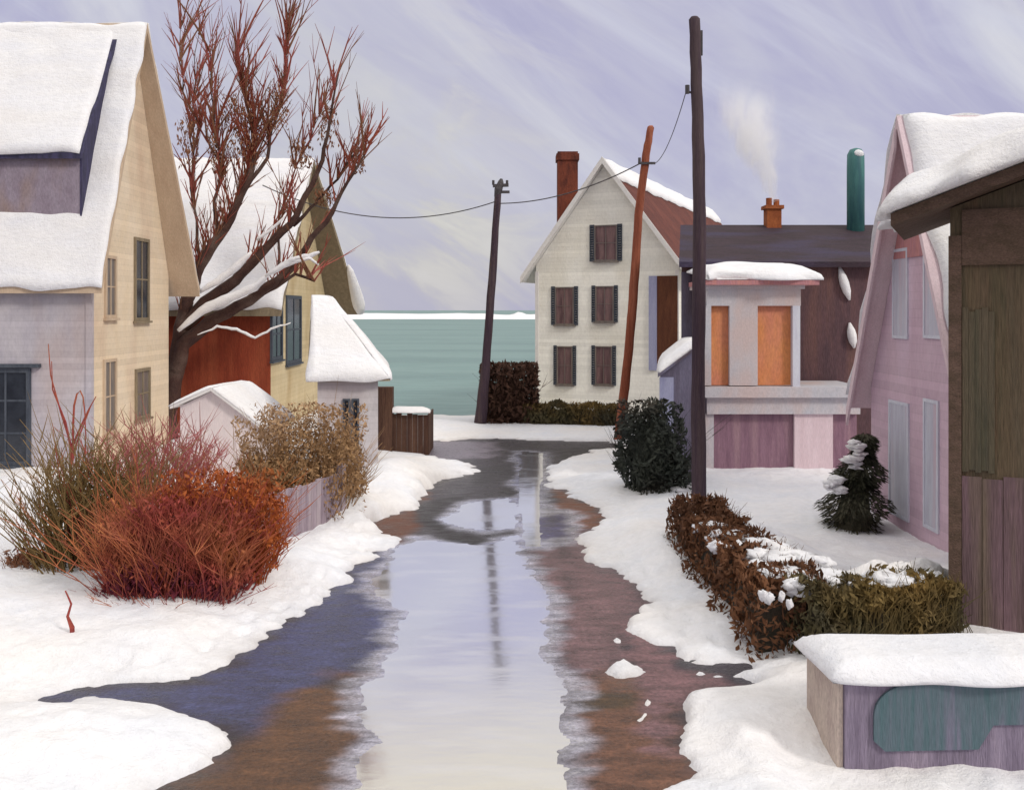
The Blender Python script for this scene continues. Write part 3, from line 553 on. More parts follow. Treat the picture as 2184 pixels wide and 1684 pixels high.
# ------------------------------------------------------------------ red and ochre house behind the tree
X2 = -8.75; c2 = (X2, 34.0, 0)
r = thing('red_house', c2, 'steep snow-roofed house with a barn red front and an ochre gable, behind the bare tree', 'house')
h = Gable(r, c2, (0, 1, 0), (-1, 0, 0), 10.2, 8, 4.9, 10.6, .5, .5)
h.walls('ochre', 'red'); rf = h.roof('olive', .16, 1.5)
h.snow(0, thick=.2, parent=rf, nu=60, nv=40); h.snow(1, thick=.4, parent=rf)
mb = MB(); q = [h.slope_pt(1, f_, -h.og2 + .75 * f_ - .04, -.12) for f_ in (.0, .05, .1, .15, .2, .25, .3, .34)]; mb.tube(q, [.2, .3, .3, .27, .24, .2, .16, .05], 9); obj('snow', mb, 'roof_snow', rf, smooth=True)
g = h.gw
for (p0, p1, q0, q1) in ((577, 601, 655, 768), (609, 641, 630, 775)):
    a0, a1 = g.at(p0, 700)[0], g.at(p1, 700)[0]; zb = g.at((p0 + p1) / 2, q1)[1]; zt = g.at((p0 + p1) / 2, q0)[1]
    window(r, g, a0, a1, zb, zt, frame='slate', pane='pane_dark', bar=.14)

# ------------------------------------------------------------------ small grey annex with hipped snow roof
Ya = 24.5; xl, xr = -5.55, -3.5
r = thing('grey_cottage', (xr, Ya, 0), 'small pale grey cottage with a snow-laden sloping roof beside the brown fence', 'cottage')
zb = 2.75; cu = Vector((.988, .155, 0)); cv = Vector((-.155, .988, 0)); cz = Vector((0, 0, 1)); cc = Vector((xr, Ya, 0))
K = lambda a, b_, z: cc + cu * a + cv * b_ + cz * z
wd_, dp_ = 1.55, 3.2
mb = MB(); mb.box(K(-wd_, 0, -.2), cu * wd_, cv * dp_, cz * (zb + .2)); obj('wall', mb, 'grey', r)
e = .25
A, B, C, D = K(-wd_ - e, -e, zb), K(e + .06, -e, zb), K(e + .06, dp_ + e, zb), K(-wd_ - e, dp_ + e, zb)
T0 = K(-wd_ - e, 1.7, 4.95); T1 = K(-1.4, 1.7, 4.95)
mb = MB()
for q in ((A, B, T1, T0), (B, C, T1), (C, D, T0, T1), (D, A, T0), (A, D, C, B)): mb.poly(q)
rf = obj('roof', mb, 'olive', r)
mb = MB(); up = Vector((0, 0, .02))
snow_sheet(mb, A + up, B + up, T1 + up, T0 + up, .16, 40, 24, edge=.07); obj('snow', mb, 'roof_snow', rf, smooth=True)
mb = MB(); snow_sheet(mb, B + up, C + up, T1 + cv * .03 + up, T1 + up, .16, 30, 24, edge=.03); obj('snow', mb, 'roof_snow', rf, smooth=True)
w = Wall(K(-wd_, 0, 0), cu, -cv)
for p0, p1 in ((731, 747), (750, 766)):
    a0, a1 = w.at(p0, 900)[0], w.at(p1, 900)[0]; window(r, w, a0, a1, w.at(740, 962)[1], w.at(740, 850)[1], frame='slate', pane='pane_dark', bar=.05, mull=(0, 1))

# ------------------------------------------------------------------ little garden shed
r = thing('garden_shed', P(455, 1000, 24), 'small pale pinkish shed with a snowy gable roof in front of the red wall', 'shed')
A0, B0, T = P(376, 866, 24), P(558, 910, 24), P(456, 832, 24)
dv = Vector((.28, 1.9, 0))
mb = MB(); mb.prism([(A0.x + .1, 24, .0), (B0.x - .1, 24, .0), (B0.x - .1, 24, B0.z), (T.x, 24, T.z), (A0.x + .1, 24, A0.z)], dv); obj('wall', mb, 'shedpale', r)
mb = MB(); fo = Vector((-.03, -.16, 0))
for a, bq in ((A0 - Vector((.08, 0, .05)), T), (T, B0 + Vector((.08, 0, -.05)))):
    mb.prism([a + fo, bq + fo, bq + fo + Vector((0, 0, .07)), a + fo + Vector((0, 0, .07))], dv * 1.15)
rf = obj('roof', mb, 'trim', r)
mb = MB(); u7 = Vector((0, 0, .075)) + fo; a = A0 - Vector((.08, 0, .05)); bq = B0 + Vector((.08, 0, -.05))
snow_sheet(mb, a + u7, a + u7 + dv * 1.15, T + u7 + dv * 1.15, T + u7, .09, 16, 12, amp=.02, edge=.04); snow_sheet(mb, bq + u7, bq + u7 + dv * 1.15, T + u7 + dv * 1.15, T + u7, .1, 18, 20, amp=.02, edge=.04)
obj('snow', mb, 'roof_snow', rf, smooth=True)

# ------------------------------------------------------------------ white house by the water
rd = Vector((.40, .916, 0)); ud = Vector((.916, -.40, 0))
W = 6.5; pk = Vector((4.06, 41.0, 0)); c3 = pk - ud * W / 2
r = thing('white_house', c3, 'white clapboard house by the water with shuttered windows and a red side roof', 'house')
h = Gable(r, c3, ud, rd, W, 22, 6.6, 10.95, .6, .35)
h.walls('white', 'white'); rf = h.roof('trim', .07)
mb = MB(); q = [h.slope_pt(1, f_, b_, .012) for f_, b_ in ((.0, -.3), (.0, 22.3), (.985, 22.3), (.985, -.3))]; mb.prism(q, Vector((0, 0, .06))); obj('shingles', mb, 'redroof', rf)
h.t = .13; h.snow(1, f0=.8, thick=.12, parent=rf, nv=6); h.t = .07; h.snow(0, thick=.14, parent=rf)
mb = MB()
for s0, s1 in ((-.6, W / 2), (W + .6, W / 2)):      # raking fascia boards
    z0 = h.e - h.k * .6; a, bq = h.pt(s0, -.42, z0 - .02), h.pt(s1, -.42, h.h - .02)
    mb.prism([a, bq, bq + Vector((0, 0, .3)), a + Vector((0, 0, .3))], rd * .06)
obj('fascia', mb, 'trim', rf)
g = h.gw
for (p0, p1, q0, q1) in ((1258, 1327, 480, 556), (1176, 1233, 612, 692), (1262, 1318, 610, 686), (1181, 1229, 738, 820), (1262, 1314, 738, 820)):
    a0, a1 = g.at(p0, 600)[0], g.at(p1, 600)[0]; m_ = (p0 + p1) / 2; zb, zt = g.at(m_, q1)[1], g.at(m_, q0)[1]; s_ = (a1 - a0) * .15
    window(r, g, a0 + s_, a1 - s_, zb, zt, frame='pane_grey', pane='pane_mauve', bar=.05, mull=(1, 1))
    shutter(r, g, a0, a0 + s_ - .01, zb - .02, zt + .03); shutter(r, g, a1 - s_ + .01, a1, zb - .02, zt + .03)
a0, a1 = g.at(1402, 640)[0], g.at(1446, 640)[0]; zb, zt = g.at(1425, 775)[1], g.at(1425, 588)[1]
f = obj('loft_door', (lambda mb: (g.box(mb, a0, min(a1, W - .02), zb, zt, 0, .05), mb)[1])(MB()), 'browndoor', r)
mb = MB(); g.box(mb, a0 - .36, a0 - .01, zb - .3, zt, 0, .07); obj('door_trim', mb, 'lavender', f)
for a_ in (-.03, W - .13):
    mb = MB(); g.box(mb, a_, a_ + .16, -.2, 6.3, 0, .03); obj('corner_board', mb, 'trim', r)
mb = MB(); ch = P(1210, 400, 44.0); mb.box((ch.x - .47, 43.6, 7.2), (.94, 0, 0), (0, .9, 0), (0, 0, 4.75)); mb.box((ch.x - .53, 43.54, 11.55), (1.06, 0, 0), (0, 1.02, 0), (0, 0, .3)); obj('chimney', mb, 'brick', rf)

# ------------------------------------------------------------------ long dark house and its porch (right)
Yd = 27.6
r = thing('dark_house', (5.2, Yd, 0), 'long dark brown shingled house with a slate roof behind the pale porch', 'house')
x0, x1 = 5.0, 12.5; ze = 5.9; Yr, zr = 31.6, 7.25
sk = lambda y: x0 + (y - Yd) * .19
mb = MB(); n_ = [(sk(Yd), Yd), (x1, Yd), (x1, Yd + 8), (sk(Yd + 8), Yd + 8)]; mb.prism([(a_, b_, -.2) for a_, b_ in n_], (0, 0, ze + .2))
n = len(mb.v); mb.v += [Vector(q) for q in ((sk(Yd), Yd, ze), (sk(Yr), Yr, zr), (sk(Yd + 8), Yd + 8, ze), (x1, Yd, ze), (x1, Yr, zr), (x1, Yd + 8, ze))]; mb.f += [(n, n + 1, n + 2), (n + 5, n + 4, n + 3), (n, n + 3, n + 4, n + 1), (n + 1, n + 4, n + 5, n + 2)]; obj('wall', mb, 'darkwall', r)
mb = MB()
for ya, za in ((Yd - .3, ze - .1), (Yd + 8.3, ze - .1)):
    n = len(mb.v); mb.v += [Vector(q) for q in ((sk(ya) - .08, ya, za + .03), (sk(Yr) - .08, Yr, zr + .04), (sk(Yr) - .08, Yr, zr + .2), (sk(ya) - .08, ya, za + .19), (x1 + .3, ya, za + .03), (x1 + .3, Yr, zr + .04), (x1 + .3, Yr, zr + .2), (x1 + .3, ya, za + .19))]
    mb.f += [tuple(n + i for i in q) for q in ((0, 1, 2, 3), (7, 6, 5, 4), (0, 4, 5, 1), (1, 5, 6, 2), (2, 6, 7, 3), (3, 7, 4, 0))]
rf = obj('roof', mb, 'darkroof', r)
mb = MB(); mb.box((x0 - .02, Yd - .06, -.2), (.75, 0, 0), (0, .055, 0), (0, 0, ze)); obj('corner_board', mb, 'violet', r)
cb = P(1648, 455, 31.4)
mb = MB(); mb.box((cb.x - .24, 31.2, 6.9), (.48, 0, 0), (0, .45, 0), (0, 0, 1.15)); mb.box((cb.x - .31, 31.14, 7.95), (.62, 0, 0), (0, .57, 0), (0, 0, .12))
mb.tube([(cb.x - .12, 31.42, 8.07), (cb.x - .12, 31.42, 8.33)], .1, 8); mb.tube([(cb.x + .13, 31.42, 8.07), (cb.x + .13, 31.42, 8.28)], .1, 8); obj('chimney', mb, 'orange_brick', rf)
tp = P(1825, 400, 31.0)
mb = MB(); mb.tube([(tp.x, 31.0, 6.6), (tp.x, 31.0, 9.3), (tp.x, 31.0, 9.72), (tp.x, 31.0, 9.88), (tp.x, 31.0, 9.93)], [.28, .28, .27, .19, .05], 20); st = obj('stovepipe', mb, 'teal', rf, smooth=True)
mb = MB(); mb.blob((tp.x + .02, 30.80, 9.72), .17, .1, .13); obj('snow', mb, 'roof_snow', st, smooth=True)
for (pa, pb, hw) in (((1790, 568), (1812, 640), 9), ((1812, 688), (1822, 742), 8)):   # snow clinging to the wall brackets
    mb = MB(); a, bq = P(*pa, Yd - .06), P(*pb, Yd - .06); c = (a + bq) / 2
    mb.tube([a, a.lerp(bq, .3), c, a.lerp(bq, .75), bq], [.03, .12, .14, .12, .03], 8); obj('snow', mb, 'roof_snow', r, smooth=True)

Yp = 25.4
pp = lambda px, py: P(px, py, Yp)
r = thing('porch', pp(1600, 1020), 'pale two-level porch with orange panels and a snow-capped roof', 'porch')
def pbox(px0, px1, py0, py1, y0, y1, mb): 
    a, bq = pp(px0, py1), pp(px1, py0); mb.box((a.x, y0, a.z), (bq.x - a.x, 0, 0), (0, y1 - y0, 0), (0, 0, bq.z - a.z)); return mb
YB = 27.5
def part(name, m, par, *boxes):
    mb = MB(); [pbox(*q, mb) for q in boxes]; return obj(name, mb, m, par)
part('fascia', 'porch', r, (1508, 1708, 616, 652, Yp, YB), (1502, 1714, 608, 616, Yp - .12, YB))
rf = part('roof', 'rose', r, (1500, 1740, 598, 608, Yp - .3, YB))
mb = MB(); a, bq = pp(1498, 598), pp(1752, 598); ya = Yp - .35
snow_sheet(mb, (a.x, ya, a.z), (bq.x, ya, a.z), (bq.x - .2, YB, a.z + .3), (a.x, YB, a.z + .3), .33, 50, 20, amp=.07, edge=.16); obj('snow', mb, 'roof_snow', rf, smooth=True)
part('post', 'porch', r, (1556, 1616, 652, 822, Yp, Yp + .5)); part('post', 'pale', r, (1690, 1706, 652, 826, Yp - .03, Yp + .2))
part('post', 'porch', r, (1500, 1517, 652, 822, Yp, Yp + .25))
part('panel', 'orange', r, (1517, 1556, 652, 822, Yp + .15, Yp + .22)); part('panel', 'orange', r, (1616, 1690, 652, 822, Yp + .15, Yp + .22))
part('deck', 'porch', r, (1500, 1842, 824, 846, Yp - .25, YB), (1506, 1832, 846, 882, Yp - .1, YB))
part('post', 'pinkpanel', r, (1694, 1776, 882, 1034, Yp - .02, Yp + .4)); part('post', 'porch', r, (1504, 1522, 882, 1034, Yp - .02, Yp + .3))
part('skirting', 'mauve', r, (1522, 1694, 882, 1032, Yp + .1, Yp + .18)); part('skirting', 'mauve', r, (1776, 1830, 882, 1034, Yp + .1, Yp + .18))

# violet shed with a tilted snow roof
Yv = 24.2
r = thing('violet_shed', P(1440, 1040, Yv), 'narrow violet shed with a tilted snow roof behind the dark shrub', 'shed')
a, bq = P(1408, 800, Yv), P(1484, 738, Yv)
mb = MB(); mb.prism([(a.x, Yv, -.1), (bq.x, Yv, -.1), (bq.x, Yv, bq.z), (a.x, Yv, a.z)], (.42, 2.6, 0)); obj('wall', mb, 'violet', r)
mb = MB(); mb.box((a.x - .02, Yv - .04, 0), (.36, 0, 0), (0, .035, 0), (0, 0, a.z - .05)); obj('corner_board', mb, 'lavender', r)
mb = MB(); o_ = Vector((-.1, -.25, 0)); s_ = Vector((0, 0, .08)); q0, q1 = a + o_ + Vector((0, 0, -.04)), bq + Vector((.1, -.25, .03)); mb.prism([q0, q1, q1 + s_, q0 + s_], (.48, 3, 0)); rf = obj('roof', mb, 'violet', r)
mb = MB(); snow_sheet(mb, q0 + s_, q0 + s_ + Vector((.48, 3, 0)), q1 + s_ + Vector((.48, 3, 0)), q1 + s_, .26, 24, 16, edge=.1); obj('snow', mb, 'roof_snow', rf, smooth=True)

# ------------------------------------------------------------------ pink house (right)
X5 = 7.66; c5 = (X5, 20.0, 0)
r = thing('pink_house', c5, 'pink lilac house with a steep snowy roof between the porch and the brown barn', 'house')
h = Gable(r, c5, (0, -1, 0), (1, 0, 0), 4.6, 7, 3.0, 8.0, .25, .4)
h.walls('pink', 'pink'); rf = h.roof('pinkpanel', .1)
h.snow(1, thick=.14, parent=rf, nu=40, nv=50, b0=-.28, amp=.03); h.snow(0, thick=.1, parent=rf)
mb = MB(); z0 = h.e - h.k * h.oe
p0, p1 = h.pt(-h.oe, -h.og - .05, z0), h.pt(2.3, -h.og - .05, h.h); q_ = Vector((0, 0, -.35)); mb.prism([p0, p1, p1 + q_, p0 + q_], (.05, 0, 0)); obj('fascia', mb, 'pinkpanel', rf)
g = h.gw
ZG = lambda px, py: (g.at(px, py)[0], g.at(px, py)[1])
mb = MB(); zz = 5.6; f_ = (h.h - zz) / h.k
mb.prism([h.pt(2.3 - f_ + .02, -.03, zz), h.pt(2.3 + f_ - .02, -.03, zz), h.pt(2.3, -.03, h.h - .02)], (.025, 0, 0)); obj('shingles', mb, 'rose', r)
for (p0, p1, q0, q1) in ((1906, 1938, 530, 722), (1972, 2012, 520, 722), (1898, 1940, 856, 1130), (1972, 2004, 852, 1130)):
    a0, a1 = sorted((g.at(p0, 700)[0], g.at(p1, 700)[0])); m_ = (p0 + p1) / 2; zb, zt = g.at(m_, q1)[1], g.at(m_, q0)[1]
    window(r, g, a0, a1, max(zb, .5), zt, frame='pale', pane='pale_pane', bar=.06, mull=(0, 0), d=.035, sill=False)

# ------------------------------------------------------------------ brown barn (far right)
ub = Vector((.90, -.436, 0)); rb = Vector((.436, .90, 0)); c6 = Vector((5.98, 12.8, 0))
r = thing('brown_barn', c6, 'weathered brown board barn with snow along its overhanging eave', 'barn')
Wb, Lb = 4.4, 2.3; eb, sl = 5.98, .37
bp_ = lambda a, b_, z: c6 + ub * a + rb * b_ + Vector((0, 0, z))
mb = MB(); mb.prism([bp_(0, 0, -.2), bp_(Wb, 0, -.2), bp_(Wb, 0, eb), bp_(Wb / 2, 0, eb + sl * Wb / 2), bp_(0, 0, eb)], rb * Lb); obj('wall', mb, 'barn', r)
mb = MB(); ov = .72; fo = .5
for a0, a1 in ((-ov, Wb / 2), (Wb + ov, Wb / 2)):
    z0 = eb - sl * ov + .02; z1 = eb + sl * Wb / 2 + .02
    if a0 > a1: pass
    q = [bp_(a0, -fo, z0), bp_(a1, -fo, z1), bp_(a1, -fo, z1 + .16), bp_(a0, -fo, z0 + .16)]; mb.prism(q, rb * (Lb + fo + .2))
rf = obj('roof', mb, 'barn_soffit', r)
for a0, a1 in ((-ov - .12, Wb / 2), (Wb + ov, Wb / 2)):
    mb = MB(); z0 = eb - sl * (ov + .1) + .19; z1 = eb + sl * Wb / 2 + .19; lf = rb * (Lb + fo + .3)
    s0, s1 = bp_(a0, -fo - .12, z0), bp_(a1, -fo - .12, z1); snow_sheet(mb, s0, s1, s1 + lf, s0 + lf, .42, 46, 24, amp=.13, edge=.24, fr=1.8); obj('snow', mb, 'roof_snow', rf, smooth=True)
wb = Wall(c6, ub, -rb)
mb = MB()
a0, a1 = .03, wb.at(2122, 800)[0]; zt, zb = wb.at(2060, 655)[1], wb.at(2060, 1005)[1]
for k in range(5): wb.box(mb, a0 + .12 + (a1 - a0 - .12) * k / 5, a0 + .12 + (a1 - a0 - .12) * (k + .96) / 5, zb + .03 * (k % 2), zt - .03 * ((k * 2) % 3), .002, .03)
obj('shutter', mb, 'barn_green', r)
mb = MB(); n = 17
for k in range(n): wb.box(mb, .145 + (Wb - .15) * k / n, .145 + (Wb - .15) * (k + .97) / n, -.2, zb - .06 + .05 * mnoise.noise(Vector((k * 1.7, 0, 0))), .002, .022 + .006 * (k % 2))
obj('lower_boards', mb, 'barn_mauve', r)
mb = MB(); wb.box(mb, .145, Wb, 5.2, 5.95, 0, .045); obj('frieze', mb, 'barn_soffit', r)
mb = MB(); wb.box(mb, -.02, .14, -.2, 5.6, 0, .05); obj('corner_board', mb, 'barn_soffit', r)

# ------------------------------------------------------------------ low wall with a snow cap (bottom right)
r = thing('low_wall', (3.3, 9.4, 0), 'low mauve wall with a teal cover and a thick snow cap in front of the barn', 'wall')
zt = .88; xl = 3.3
mb = MB(); mb.box((xl + .03, 9.38, -.1), (4.2, 0, 0), (0, 1.0, 0), (0, 0, zt + .1)); obj('body', mb, 'mauvewall', r)
mb = MB(); mb.box((xl - .03, 9.42, -.1), (.055, 0, 0), (0, .98, 0), (0, 0, zt + .08)); obj('end_face', mb, 'beigewall', r)
mb = MB(); pts = []
for k in range(9): g_ = math.pi / 2 * k / 8; pts.append((xl + .62 - .36 * math.cos(g_) + .05, 9.375, zt - .33 + .31 * math.sin(g_)))
pts += [(xl + 3.6, 9.375, zt - .02), (xl + 3.6, 9.375, .5), (xl + 1.5, 9.375, .46), (xl + 1.35, 9.375, .22), (xl + .42, 9.375, .2), (xl + .31, 9.375, .3)]
mb.prism(pts, (0, -.03, 0)); obj('cover', mb, 'tealwall', r)
mb = MB(); snow_sheet(mb, (xl - .12, 9.28, zt), (xl + 4.3, 9.28, zt), (xl + 4.3, 10.45, zt), (xl - .15, 10.45, zt), .2, 60, 20, amp=.03, edge=.07); obj('snow', mb, 'snow', r, smooth=True)

# ------------------------------------------------------------------ fences
r = thing('brown_fence', P(860, 970, 29.6), 'brown board fence topped with snow beside the grey cottage', 'fence')
mb = MB(); f0, f1 = P(834, 970, 29.6), P(914, 970, 29.6); zt = 1.32
n = 7
for k in range(n):
    xa = f0.x + (f1.x - f0.x) * k / n; mb.box((xa, 29.6, -.1), ((f1.x - f0.x) / n * .96, 0, 0), (0, .05, 0), (0, 0, zt + .1 + random.uniform(-.06, .04)))
for k in range(6): mb.box((f1.x - .05, 29.66 + k * .3, -.1), (.05, 0, 0), (0, .29, 0), (0, 0, zt + .05))
obj('boards', mb, 'brownboard', r)
mb = MB(); pa = P(802, 970, 29.7); mb.box((pa.x, 29.5, -.1), (.54, 0, 0), (0, .4, 0), (0, 0, 2.25)); obj('gate_post', mb, 'brownboard', r)
mb = MB(); snow_sheet(mb, (f0.x - .1, 29.45, zt + .03), (f1.x + .08, 29.45, zt + .03), (f1.x + .08, 29.95, zt + .03), (f0.x - .1, 29.95, zt + .03), .2, 24, 8, edge=.06); obj('snow', mb, 'roof_snow', r, smooth=True)

fa, fb = G(570, 1192), G(722, 1128); fa.z = fb.z = 0
r = thing('mauve_fence', fa, 'mauve board fence slanting along the snowbank left of the lane', 'fence')
mb = MB(); n = 14; dvv = fb - fa; nrm = Vector((dvv.y, -dvv.x, 0)).normalized()
for k in range(n):
    o_ = fa + dvv * (k / n); mb.box(o_ + Vector((0, 0, -.1)), dvv * (.95 / n), nrm * .04, (0, 0, 1.28 + random.uniform(-.04, .04)))
obj('boards', mb, 'mauveboard', r)
mb = MB()
for z in (.35, 1.0): mb.box(fa - nrm * .05 + Vector((0, 0, z)), dvv, nrm * .04, (0, 0, .1))
obj('rail', mb, 'mauveboard', r)
mb = MB(); mb.box(fb + Vector((0, 0, -.1)) - nrm * .05, dvv.normalized() * .14, nrm * .14, (0, 0, 1.45)); obj('post', mb, 'mauveboard', r)

# ------------------------------------------------------------------ utility poles and wires
PG = 'wooden utility poles along the lane'
def pole(name, pts, rads, m, label, n=14):
    r = thing(name, (pts[0].x, pts[0].y, 0), label, 'pole', PG)
    q = [Vector(p) for p in pts]; fine = []; rr = []
    for i in range(len(q) - 1):
        for k in range(6): fine.append(q[i].lerp(q[i + 1], k / 6) + Vector((random.uniform(-.01, .01), 0, 0))); rr.append((rads[i] + (rads[i + 1] - rads[i]) * k / 6) * random.uniform(.96, 1.04))
    fine.append(q[-1]); rr.append(rads[-1]); fine.append(q[-1] + Vector((0, 0, .06))); rr.append(rads[-1] * .6)
    mb = MB(); mb.tube(fine, rr, n); obj('shaft', mb, m, r, smooth=True); return r
Y1 = 20.7
bigp = pole('utility_pole', [P(1491, 1112, Y1), P(1489, 800, Y1), P(1492, 500, Y1), P(1488, 250, Y1), P(1481, 42, Y1)], [.17, .15, .145, .135, .125], 'pole_dark', 'tallest dark purple-brown utility pole standing by the brown hedge')
mb = MB(); a = P(1488, 200, Y1); mb.tube([a, P(1466, 196, Y1)], .025, 6); mb.tube([P(1466, 200, Y1), P(1466, 182, Y1)], .05, 8); obj('insulator', mb, 'iron', bigp)
mb = MB(); mb.box(P(1494, 118, Y1), (.05, 0, 0), (0, .05, 0), (0, 0, .55)); obj('bracket', mb, 'iron', bigp)
Y2 = 32.9
redp = pole('utility_pole', [P(1318, 945, Y2), P(1340, 760, Y2), P(1350, 640, Y2), P(1362, 460, Y2), P(1378, 330, Y2), P(1388, 272, Y2)], [.17, .16, .16, .15, .14, .12], 'pole_red', 'reddish-brown utility pole leaning to the right before the white house')
mb = MB(); mb.box(P(1378, 352, Y2) + Vector((-.3, -.18, 0)), (.6, 0, 0), (0, .07, 0), (0, 0, .08)); mb.tube([P(1370, 350, Y2) + Vector((-.12, -.15, 0)), P(1370, 338, Y2) + Vector((-.12, -.15, 0))], .05, 8); obj('insulator', mb, 'iron', redp)
Y3 = 36.8
farp = pole('utility_pole', [P(1024, 912, Y3), P(1036, 780, Y3), P(1052, 560, Y3), P(1062, 415, Y3)], [.26, .17, .15, .13], 'pole_dark', 'slim dark utility pole with a small crossarm standing at the water edge')
mb = MB(); c = P(1063, 415, Y3)
mb.tube([c + Vector((-.05, 0, -.1)), c + Vector((.0, 0, .2)), c + Vector((.1, 0, .5)), c + Vector((.12, 0, .62))], [.12, .16, .11, .05], 8)
mb.box(c + Vector((-.22, -.07, .28)), (.62, 0, .03), (0, .12, 0), (0, 0, .12)); mb.box(c + Vector((-.08, -.06, .05)), (.52, 0, 0), (0, .12, 0), (0, 0, .1))
for x in (-.2, .34): mb.tube([c + Vector((x, 0, .38)), c + Vector((x, 0, .56))], .05, 8)
obj('crossarm', mb, 'iron', farp)
def wire(a, b_, sag, label, rad=.022):
    a, b_ = Vector(a), Vector(b_); pts = []
    for k in range(25): t = k / 24; pts.append(a.lerp(b_, t) - Vector((0, 0, sag * 4 * t * (1 - t))))
    mb = MB(); mb.tube([p for p in pts], rad, 5); o = obj('overhead_wire', mb, 'iron', origin=a); return tag(o, label, 'wire', 'overhead wires between the poles')
wire(P(1062, 428, Y3), P(560, 395, 36.5), .95, 'dark wire sagging from the slim far pole to the bare tree')
wire(P(1066, 434, Y3), P(1374, 348, Y2) + Vector((-.1, -.14, 0)), .35, 'dark wire running between the slim far pole and the leaning red pole')
wire(P(1466, 186, Y1), P(1376, 350, Y2) + Vector((.1, -.14, 0)), .55, 'dark wire dropping from the tallest pole to the leaning red pole', .011)

# ------------------------------------------------------------------ vegetation
def stemset(mb, base, n, w, dpt, h, lean=.5, rad=.011, curl=.35, hvar=.45, side=.6, dirx=0.0, fork=2, flat_top=.0, seg=4):
    """fan of bare curved stems growing from a wide base; each stem forks"""
    bx, by, bz = base
    for i in range(n):
        u, v = random.uniform(-1, 1), random.uniform(-1, 1)
        p = Vector((bx + u * w * .5, by + v * dpt * .5, bz))
        hh = h * (1 - hvar * random.random()) * (1 - (.35 - flat_top) * abs(u) ** 1.5)
        dr = Vector((u * lean * .6 + random.gauss(0, .2) + dirx, v * lean * .4 + random.gauss(0, .15), 1)).normalized()
        cv = Vector((random.gauss(0, curl), random.gauss(0, curl * .6), 0))
        pts = []; 
        for k in range(seg + 1):
            t = k / seg; pts.append(p + dr * (hh * t) + cv * (hh * t * t * .6))
        r0 = rad * random.uniform(.6, 1.3)
        mb.tube(pts, [r0 * (1 - .75 * k / seg) for k in range(seg + 1)], 3, cap=False)
        for f in range(fork):
            t = random.uniform(.35, .9); s = pts[0].lerp(pts[-1], t) + cv * (hh * (t * t - t) * .6)
            d2 = (dr + Vector((random.gauss(0, side), random.gauss(0, side * .7), random.uniform(-.2, .4)))).normalized(); l2 = hh * random.uniform(.15, .4)
            mb.tube([s, s + d2 * l2 * .5, s + d2 * l2 + Vector((0, 0, .06 * l2))], [r0 * .6, r0 * .45, r0 * .15], 3, cap=False)
def leafset(mb, c, rx, ry, rz, n, size=.07, shape='ball', up=.3, jag=.35):
    c = Vector(c); off = random.random() * 30
    for i in range(n):
        while True:
            q = Vector((random.uniform(-1, 1), random.uniform(-1, 1), random.uniform(-1, 1)))
            l = q.length
            if shape == 'box': 
                if max(abs(q.x), abs(q.y), abs(q.z)) > .55: break
            elif l <= 1 + jag * mnoise.noise(q * 2.2 + Vector((off, 0, 0))) and l > .35: break
        p = c + Vector((q.x * rx, q.y * ry, q.z * rz)); s = size * random.uniform(.5, 1.4)
        a = Vector((random.gauss(0, 1), random.gauss(0, 1), random.gauss(0, 1) + up)).normalized(); b2 = a.cross(Vector((random.gauss(0, 1), random.gauss(0, 1), random.gauss(0, 1)))).normalized()
        mb.quad(p - a * s - b2 * s * .1, p + b2 * s * .38, p + a * s, p - b2 * s * .38)

# foreground bushes on the left
r = thing('red_bush', G(395, 1296), 'large crimson and rust bush of bare stems, widest of the clumps on the left snow', 'bush')
g0 = G(385, 1290); mb = MB(); stemset(mb, (g0.x - .3, g0.y, .1), 90, 1.5, .7, 2.5, lean=.7, rad=.013, fork=3, curl=.35, side=.7, hvar=.5); stemset(mb, (g0.x, g0.y - .2, .0), 130, 2.0, 1.2, .7, lean=1.6, rad=.01, fork=2, curl=.7); stemset(mb, (g0.x, g0.y, .1), 820, 1.9, 1.2, 1.95, lean=.55, rad=.011, fork=4, curl=.5, side=.9, hvar=.6); leafset(mb, (g0.x + .0, g0.y, .8), 1.15, .75, .9, 4200, .05, up=1.4, jag=1.5); leafset(mb, (g0.x - .45, g0.y, .7), .6, .5, .9, 1200, .05, up=1.4, jag=1.4); obj('stems', mb, 'crimson', r)
mb = MB(); stemset(mb, (g0.x - .1, g0.y - .1, .05), 420, 1.7, 1.0, 1.0, lean=.5, rad=.012, fork=2, curl=.4); leafset(mb, (g0.x - .1, g0.y - .1, .4), 1.0, .65, .42, 1500, .06, up=1.2, jag=.6); obj('lower_stems', mb, 'maroon', r)
g1 = G(490, 1262); mb = MB(); stemset(mb, (g1.x - .12, g1.y, .15), 420, 1.5, .9, 2.1, lean=.45, rad=.010, fork=4, side=.9, hvar=.6); leafset(mb, (g1.x - .12, g1.y - .05, 1.2), 1.0, .7, .78, 4000, .055, up=1.0, jag=1.6); obj('leaves', mb, 'rust', r)
r = thing('olive_bush', G(185, 1258), 'olive brown clump of tall stems left of the crimson bush', 'bush')
g0 = G(205, 1240); mb = MB(); stemset(mb, (g0.x, g0.y, .1), 330, 1.5, .9, 2.75, lean=.6, rad=.016, fork=2, curl=.4); leafset(mb, (g0.x + .1, g0.y, 1.1), .8, .5, .95, 2400, .065, up=1.4, jag=.9); obj('stems', mb, 'olive_stem', r)
mb = MB(); stemset(mb, (g0.x - .25, g0.y + .1, .1), 60, 1.7, .6, 2.4, lean=.5, rad=.015, fork=1, curl=.2); obj('red_stems', mb, 'crimson', r)
r = thing('tall_red_twigs', G(150, 1120), 'few tall red twigs rising before the lilac wall of the cream house', 'shrub')
mb = MB(); Yt = 19.5
